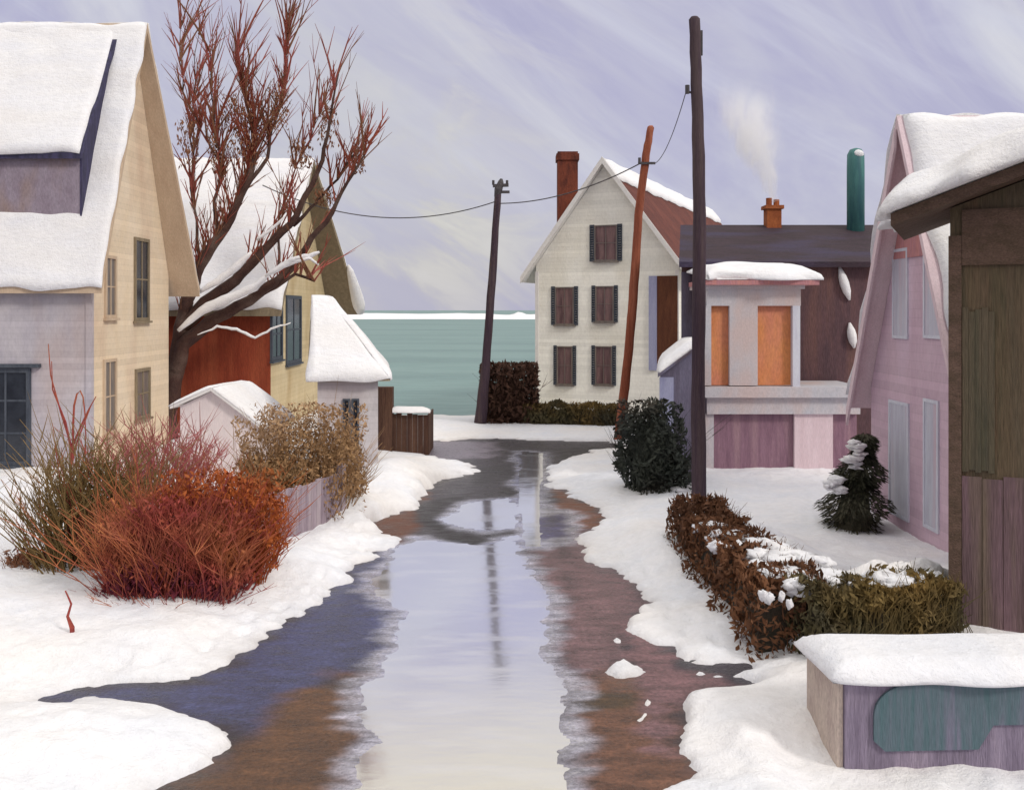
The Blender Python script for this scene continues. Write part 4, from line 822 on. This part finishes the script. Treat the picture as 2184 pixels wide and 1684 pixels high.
for pts in ([(150, 1090), (152, 950), (130, 880), (108, 800), (103, 733)], [(152, 960), (140, 900), (112, 830), (110, 770)], [(155, 980), (156, 905), (158, 865), (164, 840), (171, 833), (177, 846), (181, 880), (183, 930), (182, 990)], [(155, 950), (172, 910), (188, 875), (205, 845)], [(150, 1000), (165, 940), (196, 860)]):
    q = [P(a, b_, Yt) for a, b_ in pts]; mb.tube(q, [.026 * (1 - .65 * k / (len(q) - 1)) for k in range(len(q))], 6)
obj('stems', mb, 'crimson', r)
r = thing('small_brown_clump', G(60, 1245), 'small brown clump at the left edge of the snow', 'bush')
g0 = G(62, 1243); mb = MB(); stemset(mb, (g0.x, g0.y, .05), 120, .7, .5, .6, lean=.6, rad=.012); leafset(mb, (g0.x, g0.y, .3), .42, .3, .3, 500, .06, up=.6); obj('stems', mb, 'twig_brown', r)
r = thing('pink_bush', G(335, 1090), 'rosy pink twiggy bush below the cream house gable', 'bush')
g0 = G(340, 1100); mb = MB(); stemset(mb, (g0.x, g0.y, .1), 200, 1.5, .9, 2.35, lean=.7, rad=.018, fork=3, side=.9, hvar=.3); obj('stems', mb, 'pink_stem', r)
r = thing('tan_bush', G(640, 1125), 'tan leafy bush between the little shed and the grey cottage', 'bush')
g0 = G(648, 1120); mb = MB(); stemset(mb, (g0.x, g0.y, .1), 200, 1.8, 1.2, 2.5, lean=.6, rad=.014, fork=3); leafset(mb, (g0.x + .0, g0.y - .1, 1.3), 1.3, .9, 1.3, 10500, .05, up=.8, jag=1.0); leafset(mb, (g0.x - .5, g0.y - .5, .8), .9, .6, .8, 2600, .06, up=.8, jag=.9); obj('leaves', mb, 'tan_leaf', r)
g0 = G(730, 1095); mb = MB(); leafset(mb, (g0.x - .1, g0.y - .1, .95), .5, .45, .9, 1600, .06, up=.8, jag=.9); stemset(mb, (g0.x, g0.y, .1), 60, .6, .5, 1.7, fork=3); obj('side_shoots', mb, 'tan_leaf', r)
r = thing('dry_stalk', G(530, 1270), 'short crimson stalk poking out of the bank beside the red bush', 'plant')
mb = MB(); a = G(515, 1290); mb.tube([a + Vector((0, 0, .05)), a + Vector((.08, 0, .25)), a + Vector((.22, 0, .42))], [.03, .04, .015], 5); mb.tube([a + Vector((.02, 0, .1)), a + Vector((.16, .03, .22)), a + Vector((.24, 0, .34))], [.025, .025, .01], 5); obj('stem', mb, 'crimson', r)
r = thing('dry_stalk', G(150, 1385), 'lone crimson stalk standing in the snow below the olive clump', 'plant')
mb = MB(); a = G(155, 1385); mb.tube([a + Vector((0, 0, .05)), a + Vector((-.01, 0, .3)), a + Vector((-.07, 0, .45)), a + Vector((-.02, .0, .62)), a + Vector((-.1, 0, .8))], [.025, .035, .02, .015, .01], 5); obj('stem', mb, 'crimson', r)

# bare tree
Yt = 32.6
r = thing('bare_tree', P(385, 930, Yt), 'bare red-twigged tree with snow on its limbs beside the cream house', 'tree')
LIMBS = [([(352, 960), (360, 870), (374, 790), (386, 700), (398, 640), (430, 565), (470, 500), (512, 432), (538, 350), (545, 265)], .74, .16, 0),
         ([(512, 432), (565, 335), (588, 250), (600, 165), (607, 62)], .2, .03, .5),
         ([(470, 500), (462, 430), (480, 370), (468, 290), (460, 120)], .2, .03, -.6),
         ([(388, 700), (440, 645), (510, 598), (562, 545), (620, 482), (680, 402), (706, 300), (732, 172)], .52, .05, -.9),
         ([(370, 800), (398, 730), (450, 688), (540, 642), (600, 602), (652, 545), (706, 480), (748, 400), (800, 320)], .58, .04, -1.2),
         ([(540, 642), (600, 612), (640, 588), (690, 602)], .2, .08, -1.5), ([(620, 482), (682, 432), (735, 370), (770, 318)], .16, .05, -.4),
         ([(545, 300), (520, 235), (508, 180), (500, 110)], .16, .03, .4), ([(430, 565), (412, 470), (400, 380), (392, 260), (408, 60)], .16, .025, .8),
         ([(480, 370), (440, 300), (380, 190), (372, 50)], .12, .02, .6), ([(600, 602), (590, 520), (600, 440), (640, 330), (700, 210)], .14, .02, .3)]
tr = MB(); sn = MB(); spots = []
for pts, r0, r1, dy in LIMBS:
    n = len(pts); q = []
    for i in range(n - 1):
        for k in range(4):
            t = (i + k / 4) / (n - 1); a_, b_ = P(*pts[i], Yt), P(*pts[i + 1], Yt); pp_ = a_.lerp(b_, k / 4); q.append(pp_ + Vector((.16 * mnoise.noise(pp_ * 1.1 + Vector((0, dy, 0))), dy * t, .1 * mnoise.noise(pp_ * 1.3 + Vector((5, dy, 0))))))
    q.append(P(*pts[-1], Yt) + Vector((0, dy, 0))); m_ = len(q); rr = [(r0 + (r1 - r0) * (k / (m_ - 1)) ** (.95 if r0 > .45 else .6)) * .5 for k in range(m_)]
    tr.tube(q, rr, 8)
    for k in range(m_ // 3, m_):
        if pts[-1][0] > 700 and random.random() < .45: continue
        for _ in range(1 if pts[-1][0] > 650 else 2): spots.append((q[k], (q[min(k + 1, m_ - 1)] - q[max(k - 1, 0)]).normalized(), k / m_, r0))
for (pts, dy, wd) in (([(402, 708), (450, 668), (510, 640), (560, 618), (590, 590)], -1.0, .18), ([(442, 628), (480, 605), (520, 575), (550, 545)], -.8, .14), ([(590, 598), (625, 575), (660, 560), (700, 548)], -1.5, .12),
                      ([(450, 716), (490, 700), (530, 706), (568, 722), (600, 705), (640, 692)], -1.4, .05), ([(640, 575), (680, 560), (700, 575)], -1.6, .06), ([(560, 520), (590, 500), (620, 470)], -.8, .06)):
    q = [P(a_, b_, Yt) + Vector((0, dy, .08)) for a_, b_ in pts]; qq = []
    for i in range(len(q) - 1):
        for k in range(4): qq.append(q[i].lerp(q[i + 1], k / 4) + Vector((0, 0, random.gauss(0, .015))))
    qq.append(q[-1]); sn.tube(qq, [max(.02, wd * math.sin(math.pi * min(1, (k + .6) / len(qq))) ** .5 * random.uniform(.8, 1.1)) for k in range(len(qq))], 7)
obj('trunk', tr, 'bark', r, smooth=True); obj('snow', sn, 'roof_snow', r, smooth=True)
tw = MB(); tb = MB()
for i in range(640):
    p, d_, t, r0 = random.choice(spots)
    if p.z < 5.2 and random.random() < .85: continue
    L_ = random.uniform(.5, 2.6) * (.6 + .5 * t); dr = (d_ * .3 + Vector((random.gauss(.07, .36), random.gauss(0, .45), 1.0))).normalized()
    mbx = tw if random.random() < .68 else tb; q = [p]; cvx = random.gauss(0, .14)
    for k in range(1, 5): q.append(p + dr * L_ * k / 4 + Vector((cvx * (k / 4) ** 2 * L_, 0, 0)))
    r_ = random.uniform(.02, .055); mbx.tube(q, [r_, r_ * .8, r_ * .6, r_ * .4, r_ * .15], 3, cap=False)
    for f in range(random.choice((1, 2, 2, 3))):
        s_ = q[random.choice((1, 2, 2, 3))]; d2 = (dr + Vector((random.gauss(0, .35), random.gauss(0, .3), .2))).normalized(); l2 = L_ * random.uniform(.25, .55)
        mbx.tube([s_, s_ + d2 * l2 * .5, s_ + d2 * l2], [r_ * .5, r_ * .35, r_ * .12], 3, cap=False)
for (px, py, w_, h_, n_) in ((400, 300, .35, .9, 90), (520, 290, .5, 1.1, 150), (492, 240, .35, .7, 80), (592, 230, .35, .9, 90), (640, 330, .4, .5, 80), (700, 270, .35, .7, 80), (762, 345, .25, .4, 60), (460, 330, .3, .6, 60), (690, 420, .4, .3, 60)):
    leafset(tb, P(px, py, Yt - .3), w_, .5, h_, n_ * 3, .07, up=2.5, jag=1.0)
obj('crown', tw, 'twig', r); obj('fine_twigs', tb, 'twig_brown', r)

# hedges right of the lane
def hedge_run(name, pa, pb, width, hgt, n, m, label, size=.06):
    r = thing(name, (pa + pb) / 2, label, 'hedge'); dv_ = pb - pa; ln = dv_.length; u_ = dv_.normalized(); n_ = Vector((-u_.y, u_.x, 0))
    mb = MB(); k = .76
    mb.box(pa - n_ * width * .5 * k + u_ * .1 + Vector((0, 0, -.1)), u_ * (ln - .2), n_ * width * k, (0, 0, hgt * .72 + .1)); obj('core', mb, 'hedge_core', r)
    mb = MB(); off = random.random() * 40
    for i in range(n):
        t = random.random(); s = random.choice((-1, -1, 1, 0, 0))
        ht = hgt * (1 + .3 * mnoise.noise(Vector((t * ln * 1.4 + off, s, 0)))); wv = width * .5 * (1 + .45 * mnoise.noise(Vector((t * ln * 1.7, off, s))))
        if s: zz_ = random.uniform(.0, ht) * .98; q = (s * wv * random.uniform(.7, 1.08) * (1.18 - .42 * (zz_ / ht) ** 2), zz_)
        else: q = (random.uniform(-wv, wv), ht * random.uniform(.84, 1.03))
        if random.random() < .06: t = random.choice((-.02, 1.02)) ; q = (random.uniform(-wv, wv), random.uniform(0, ht))
        p = pa + dv_ * t + n_ * q[0] + Vector((0, 0, q[1])); sz = size * random.uniform(.6, 1.5)
        a_ = Vector((random.gauss(0, .7), random.gauss(0, .7), random.gauss(.5, 1))).normalized(); b2 = a_.cross(Vector((random.gauss(0, 1), random.gauss(0, 1), random.gauss(0, 1)))).normalized()
        mb.quad(p - a_ * sz, p + b2 * sz * .35, p + a_ * sz, p - b2 * sz * .35)
    for i in range(n // 40):
        t = random.random(); p = pa + dv_ * t + n_ * random.uniform(-.5, .5) * width + Vector((0, 0, hgt * random.uniform(.3, .9))); mb.tube([p, p + Vector((random.gauss(0, .06), random.gauss(0, .06), random.uniform(.12, .35)))], [.008, .002], 3, cap=False)
    for i in range(n // 9):                         # dry upright stems through the face and top
        t = random.random(); sd_ = random.choice((-1, -1, 0)); p = pa + dv_ * t + n_ * (sd_ * width * .5 * random.uniform(.7, 1.1) if sd_ else random.uniform(-.4, .4) * width) + Vector((0, 0, random.uniform(0, .7) * hgt))
        mb.tube([p, p + Vector((random.gauss(0, .05), random.gauss(0, .05), random.uniform(.12, .28))), p + Vector((random.gauss(0, .12), random.gauss(0, .1), random.uniform(.3, .5)))], [.009, .007, .002], 3, cap=False)
    obj('leaves', mb, m, r); return r
pa, pb = Vector((3.62, 12.3, 0)), Vector((3.42, 17.6, 0))
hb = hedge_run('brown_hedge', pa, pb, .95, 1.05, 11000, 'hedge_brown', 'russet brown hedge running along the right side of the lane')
for (px, py, rx) in ((1560, 1146, .16), (1600, 1158, .24), (1650, 1172, .3), (1700, 1192, .3), (1640, 1202, .2), (1670, 1222, .22), (1720, 1222, .26), (1690, 1248, .16), (1545, 1165, .12), (1660, 1275, .07), (1620, 1185, .18), (1520, 1125, .18), (1730, 1200, .2)):
    Yq = 2000 * (EYE - 1.0) / (py - HY)
    mb = MB()
    for k in range(4):
        q = random.uniform(.4, .9); p = P(px + random.gauss(0, 16), py + random.gauss(0, 5), Yq); mb.blob(p, rx * q * 1.3, rx * q, .05 + .03 * q, 14, .7, 1.7)
    obj('snow', mb, 'snow', hb, smooth=True)
pa, pb = Vector((3.75, 12.15, 0)), Vector((5.85, 12.75, 0))
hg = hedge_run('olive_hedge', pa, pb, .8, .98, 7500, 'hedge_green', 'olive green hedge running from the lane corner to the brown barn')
mb = MB()
for k in range(26):
    p = pa.lerp(pb, random.uniform(.02, .98)) + Vector((0, random.uniform(.05, .42), .93 + random.uniform(-.05, .05))); q = random.uniform(.06, .2); mb.blob(p, q * 1.4, q, .05 + q * .2, 12, .7, 1.6)
obj('snow', mb, 'snow', hg, smooth=True)
pa, pb = Vector((.55, 37.3, 0)), Vector((4.3, 36.6, 0))
hedge_run('low_hedge', pa, pb, .8, .85, 4200, 'hedge_green', 'low olive hedge along the foot of the white house', .09)
r = thing('brown_thicket', (-.1, 37.6, 0), 'dark brown thicket between the slim far pole and the white house', 'bush')
mb = MB(); leafset(mb, (-.12, 37.6, 1.1), 1.15, .8, 1.35, 4600, .13, shape='box', up=.7)
mb.v = [v for v in mb.v]; stemset(mb, (-.1, 37.6, 0), 120, 1.3, .8, 2.2, rad=.02); mb.blob((-.12, 37.6, .9), .75, .5, 1.0, 12, .2); obj('leaves', mb, 'brownboard', r)
r = thing('dark_shrub', G(1390, 1068), 'dark green and brown rounded shrub at the foot of the violet shed', 'shrub')
g0 = G(1392, 1062); mb = MB(); leafset(mb, (g0.x - .05, g0.y, 1.2), .85, .8, 1.2, 4600, .085, up=.6, jag=.9); leafset(mb, (g0.x + .3, g0.y - .2, .6), .7, .6, .65, 1600, .08, jag=.5); stemset(mb, (g0.x, g0.y, .2), 90, 1.2, .8, 2.3, rad=.012); mb.blob((g0.x, g0.y, .95), .6, .5, .95, 12, .3); obj('leaves', mb, 'shrub', r)
mb = MB(); mb.blob((g0.x + .62, g0.y - .55, .32), .26, .2, .09, 12, .3); obj('snow', mb, 'snow', r, smooth=True)

# evergreen by the pink house
g0 = G(1798, 1158); r = thing('evergreen', g0, 'small dark evergreen with snow clumps at the corner of the pink house', 'tree')
mb = MB(); H = 2.15; top = Vector((g0.x + .42, g0.y, H))
mb.tube([g0 + Vector((.25, 0, -.1)), top], [.07, .02], 6); obj('trunk', mb, 'bark', r)
mb = MB()
for i in range(5200):
    t = random.random() ** .75; z = H * (.04 + .96 * t); cxx = g0.x + .12 + .32 * t; rad_ = (.68 * (1 - t) ** .8 + .14) * (1 + .25 * math.sin(t * 21)); a_ = random.uniform(0, 6.283); q = rad_ * random.uniform(.55, 1.03)
    p = Vector((cxx + math.cos(a_) * q, g0.y + math.sin(a_) * q * .9, z - q * .18)); o_ = Vector((math.cos(a_), math.sin(a_), -.45 + random.gauss(0, .3))).normalized(); s = random.uniform(.05, .11); b2 = o_.cross(Vector((random.gauss(0, .4), random.gauss(0, .4), 1))).normalized()
    mb.quad(p - o_ * s, p + b2 * s * .22, p + o_ * s, p - b2 * s * .22)
mb.tube([g0 + Vector((.15, 0, 0)), g0 + Vector((.25, 0, 1.0)), top - Vector((0, 0, .2))], [.42, .26, .05], 10); obj('crown', mb, 'needle', r)
for (px, py, rx, rz) in ((1828, 948, .2, .1), (1812, 975, .24, .1), (1838, 962, .17, .08), (1782, 1022, .2, .12), (1790, 1042, .2, .12), (1822, 992, .16, .06), (1770, 1036, .1, .08)):
    mb = MB()
    for k in range(5):
        p = P(px + random.uniform(-10, 10), py + random.uniform(-7, 7), g0.y - .25 + random.uniform(-.1, .1)); q = random.uniform(.4, .8); mb.blob(p, rx * q, .18 * q, rz * q * .8, 10, .6, 1.8)
    obj('snow', mb, 'roof_snow', r, smooth=True)

# ------------------------------------------------------------------ chimney smoke
sm = bpy.data.materials.new('smoke'); sm.use_nodes = True; nt = sm.node_tree; N, L = nt.nodes, nt.links
N.remove(N['Principled BSDF']); pv = N.new('ShaderNodeVolumePrincipled'); pv.inputs['Color'].default_value = (.99, .99, 1, 1); pv.inputs['Anisotropy'].default_value = -.1
def mt(op, a_, b_=None, c_=None):
    q = N.new('ShaderNodeMath'); q.operation = op
    for i_, v_ in enumerate((a_, b_, c_)):
        if v_ is None: continue
        if isinstance(v_, (int, float)): q.inputs[i_].default_value = v_
        else: L.new(v_, q.inputs[i_])
    return q.outputs[0]
def mr_(src, a_, b_, c_=0, d_=1):
    q = N.new('ShaderNodeMapRange'); q.interpolation_type = 'SMOOTHSTEP'
    for s_, v_ in (('From Min', a_), ('From Max', b_), ('To Min', c_), ('To Max', d_)): q.inputs[s_].default_value = v_
    L.new(src, q.inputs['Value']); return q.outputs['Result']
tc = N.new('ShaderNodeTexCoord'); sp = N.new('ShaderNodeSeparateXYZ'); L.new(tc.outputs['Object'], sp.inputs['Vector'])
mp = N.new('ShaderNodeMapping'); mp.inputs['Rotation'].default_value = (0, R(28), 0); mp.inputs['Scale'].default_value = (1.8, 1.4, .6); L.new(tc.outputs['Object'], mp.inputs['Vector'])
n1 = N.new('ShaderNodeTexNoise'); n1.inputs['Scale'].default_value = 1.0; n1.inputs['Detail'].default_value = 7; n1.inputs['Distortion'].default_value = 1.2; L.new(mp.outputs['Vector'], n1.inputs['Vector'])
# the plume leaves the flue as a thin column, widens and leans as it climbs, and thins out
ax = mt('MULTIPLY_ADD', sp.outputs['Z'], .30, sp.outputs['X']); rr_ = mt('SQRT', mt('ADD', mt('MULTIPLY', ax, ax), mt('MULTIPLY', sp.outputs['Y'], sp.outputs['Y'])))
core = mt('SUBTRACT', 1, mt('DIVIDE', rr_, mt('MULTIPLY_ADD', sp.outputs['Z'], .40, .26)))
fade = mr_(sp.outputs['Z'], .8, 4.0, 1, 0); den = mr_(mt('ADD', mt('MULTIPLY', n1.outputs['Fac'], 2.8), core), 1.55, 2.4, 0, 3.6)
L.new(mt('MULTIPLY', mt('MULTIPLY', den, fade), mr_(core, 0, .3)), pv.inputs['Density']); L.new(pv.outputs['Volume'], N['Material Output'].inputs['Volume'])
Ys = 31.4; mb = MB(); c_ = P(1648, 424, Ys)
q = [c_ + Vector((-.30 * z_, 0, z_)) for z_ in (-.12, .3, .9, 1.6, 2.4, 3.2, 4.3)]
mb.tube(q, [.24, .40, .64, .92, 1.24, 1.56, 2.0], 18)
o = obj('smoke', mb, sm, smooth=True, origin=c_); tag(o, 'pale smoke drifting up from the orange chimney of the dark house', 'smoke', kind='stuff')

# ------------------------------------------------------------------ sky, sun, camera
SUN_EL, SUN_AZ = 36, 128       # azimuth clockwise from +Y (view direction)
w = bpy.data.worlds.new('World'); sc.world = w; w.use_nodes = True; nt = w.node_tree; N, L = nt.nodes, nt.links
bg = N['Background']; bg.inputs['Strength'].default_value = .1
sky = N.new('ShaderNodeTexSky'); sky.sky_type = 'NISHITA'; sky.sun_disc = False; sky.sun_elevation = R(SUN_EL); sky.sun_rotation = R(SUN_AZ)
tc = N.new('ShaderNodeTexCoord')
def ramp(src, stops):
    cr = N.new('ShaderNodeValToRGB'); e = cr.color_ramp.elements
    while len(e) < len(stops): e.new(.5)
    for k, (p, c) in enumerate(stops): e[k].position = p; e[k].color = (*c, 1)
    L.new(src, cr.inputs['Fac']); return cr.outputs['Color']
def cloud(scale, rot, detail, dist, seed, st):
    m1 = N.new('ShaderNodeMapping'); m1.vector_type = 'TEXTURE'; m1.inputs['Rotation'].default_value = rot; m1.inputs['Scale'].default_value = tuple(1 / q for q in st); m1.inputs['Location'].default_value = (seed, seed * .7, 0)
    L.new(tc.outputs['Generated'], m1.inputs['Vector']); n_ = N.new('ShaderNodeTexNoise'); n_.inputs['Scale'].default_value = scale; n_.inputs['Detail'].default_value = detail; n_.inputs['Distortion'].default_value = dist
    n_.inputs['Roughness'].default_value = .6; L.new(m1.outputs['Vector'], n_.inputs['Vector']); return n_.outputs['Fac']
def mixc(f, a_, b_, mode='MIX'):
    m1 = N.new('ShaderNodeMix'); m1.data_type = 'RGBA'; m1.blend_type = mode
    for s, v_ in (('Factor', f), ('A', a_), ('B', b_)):
        if isinstance(v_, (int, float)): m1.inputs[s].default_value = v_
        elif isinstance(v_, tuple): m1.inputs[s].default_value = v_
        else: L.new(v_, m1.inputs[s])
    return m1.outputs['Result']
def mrange(src, a_, b_, c_=0, d_=1):
    m1 = N.new('ShaderNodeMapRange'); m1.interpolation_type = 'SMOOTHSTEP'
    for s, v_ in (('From Min', a_), ('From Max', b_), ('To Min', c_), ('To Max', d_)): m1.inputs[s].default_value = v_
    L.new(src, m1.inputs['Value']); return m1.outputs['Result']
k = 1.0
lav = lambda r_, g_, b_: tuple(x * 10 * k for x in lin(r_, g_, b_)[:3])
c_a = cloud(3.2, (0, R(38), 0), 6, 1.2, 3.1, (.55, 1, 1.9))
c_b = cloud(9, (0, R(32), 0), 5, .6, 8.4, (.35, 1, 2.6))
base = ramp(c_a, [(.25, lav(164, 163, 194)), (.42, lav(178, 177, 203)), (.56, lav(193, 193, 209)), (.7, lav(209, 209, 217))])
base = mixc(mrange(c_b, .46, .72, 0, .42), base, (*lav(206, 208, 222), 1))
# warm grey break in the cloud low over the water, left of the view axis
sep = N.new('ShaderNodeSeparateXYZ'); L.new(tc.outputs['Generated'], sep.inputs['Vector'])
def dirmask(px, py, rad):
    d_ = Vector(((px - CX) / F_PX, 1, -(py - HY) / F_PX)).normalized()
    vm = N.new('ShaderNodeVectorMath'); vm.operation = 'DISTANCE'; L.new(tc.outputs['Generated'], vm.inputs[0]); vm.inputs[1].default_value = d_
    return mrange(vm.outputs['Value'], 0, rad, 1, 0)
def mul(a_, b_):
    m1 = N.new('ShaderNodeMath'); m1.operation = 'MULTIPLY'
    for i, v_ in enumerate((a_, b_)):
        if isinstance(v_, (int, float)): m1.inputs[i].default_value = v_
        else: L.new(v_, m1.inputs[i])
    return m1.outputs[0]
c_d = cloud(5, (0, R(26), 0), 5, 1.4, 15.2, (.7, 1, 2.2))
base = mixc(mrange(sep.outputs['Z'], .0, .16, .85, 0), base, (*lav(168, 167, 194), 1))
base = mixc(mul(dirmask(930, 470, .22), mrange(c_d, .38, .62, .3, .95)), base, (*lav(204, 201, 192), 1))
base = mixc(mul(dirmask(860, 330, .3), mrange(c_d, .5, .66, 0, .7)), base, (*lav(208, 206, 208), 1))
base = mixc(mul(dirmask(640, 200, .2), mrange(c_b, .4, .65, .3, .9)), base, (*lav(196, 196, 202), 1))
# brighter cloud higher up, above the picture
base = mixc(mrange(sep.outputs['Z'], .30, .5, 0, 1), base, (*[x * 1.0 for x in lav(238, 227, 198)], 1))
base = mixc(mrange(sep.outputs['Z'], .5, .9, 0, 1), base, (*[x * 1.4 for x in lav(243, 243, 246)], 1))
fin = mixc(.96, sky.outputs['Color'], base)
L.new(fin, bg.inputs['Color'])
sd = bpy.data.lights.new('sun', 'SUN'); sd.energy = 1.5; sd.angle = R(10); sd.color = (1, .95, .88)
so = link(bpy.data.objects.new('sun', sd))
dv = Vector((math.sin(R(SUN_AZ)) * math.cos(R(SUN_EL)), math.cos(R(SUN_AZ)) * math.cos(R(SUN_EL)), math.sin(R(SUN_EL))))
so.rotation_euler = dv.to_track_quat('Z', 'Y').to_euler()
cd = bpy.data.cameras.new('camera'); cd.sensor_width = 36; cd.lens = 36 * F_PX / 2184; cd.shift_y = -(842 - HY) / 2184; cd.clip_end = 8000; cd.clip_start = .1
co = link(bpy.data.objects.new('camera', cd)); co.location = (0, 0, EYE); co.rotation_euler = (R(90), 0, 0)
sc.camera = co
sc.view_settings.view_transform = 'Standard'; sc.view_settings.look = 'None'; sc.view_settings.exposure = .10; sc.view_settings.gamma = 1
sc.cycles.use_denoising = True; sc.cycles.volume_bounces = 8
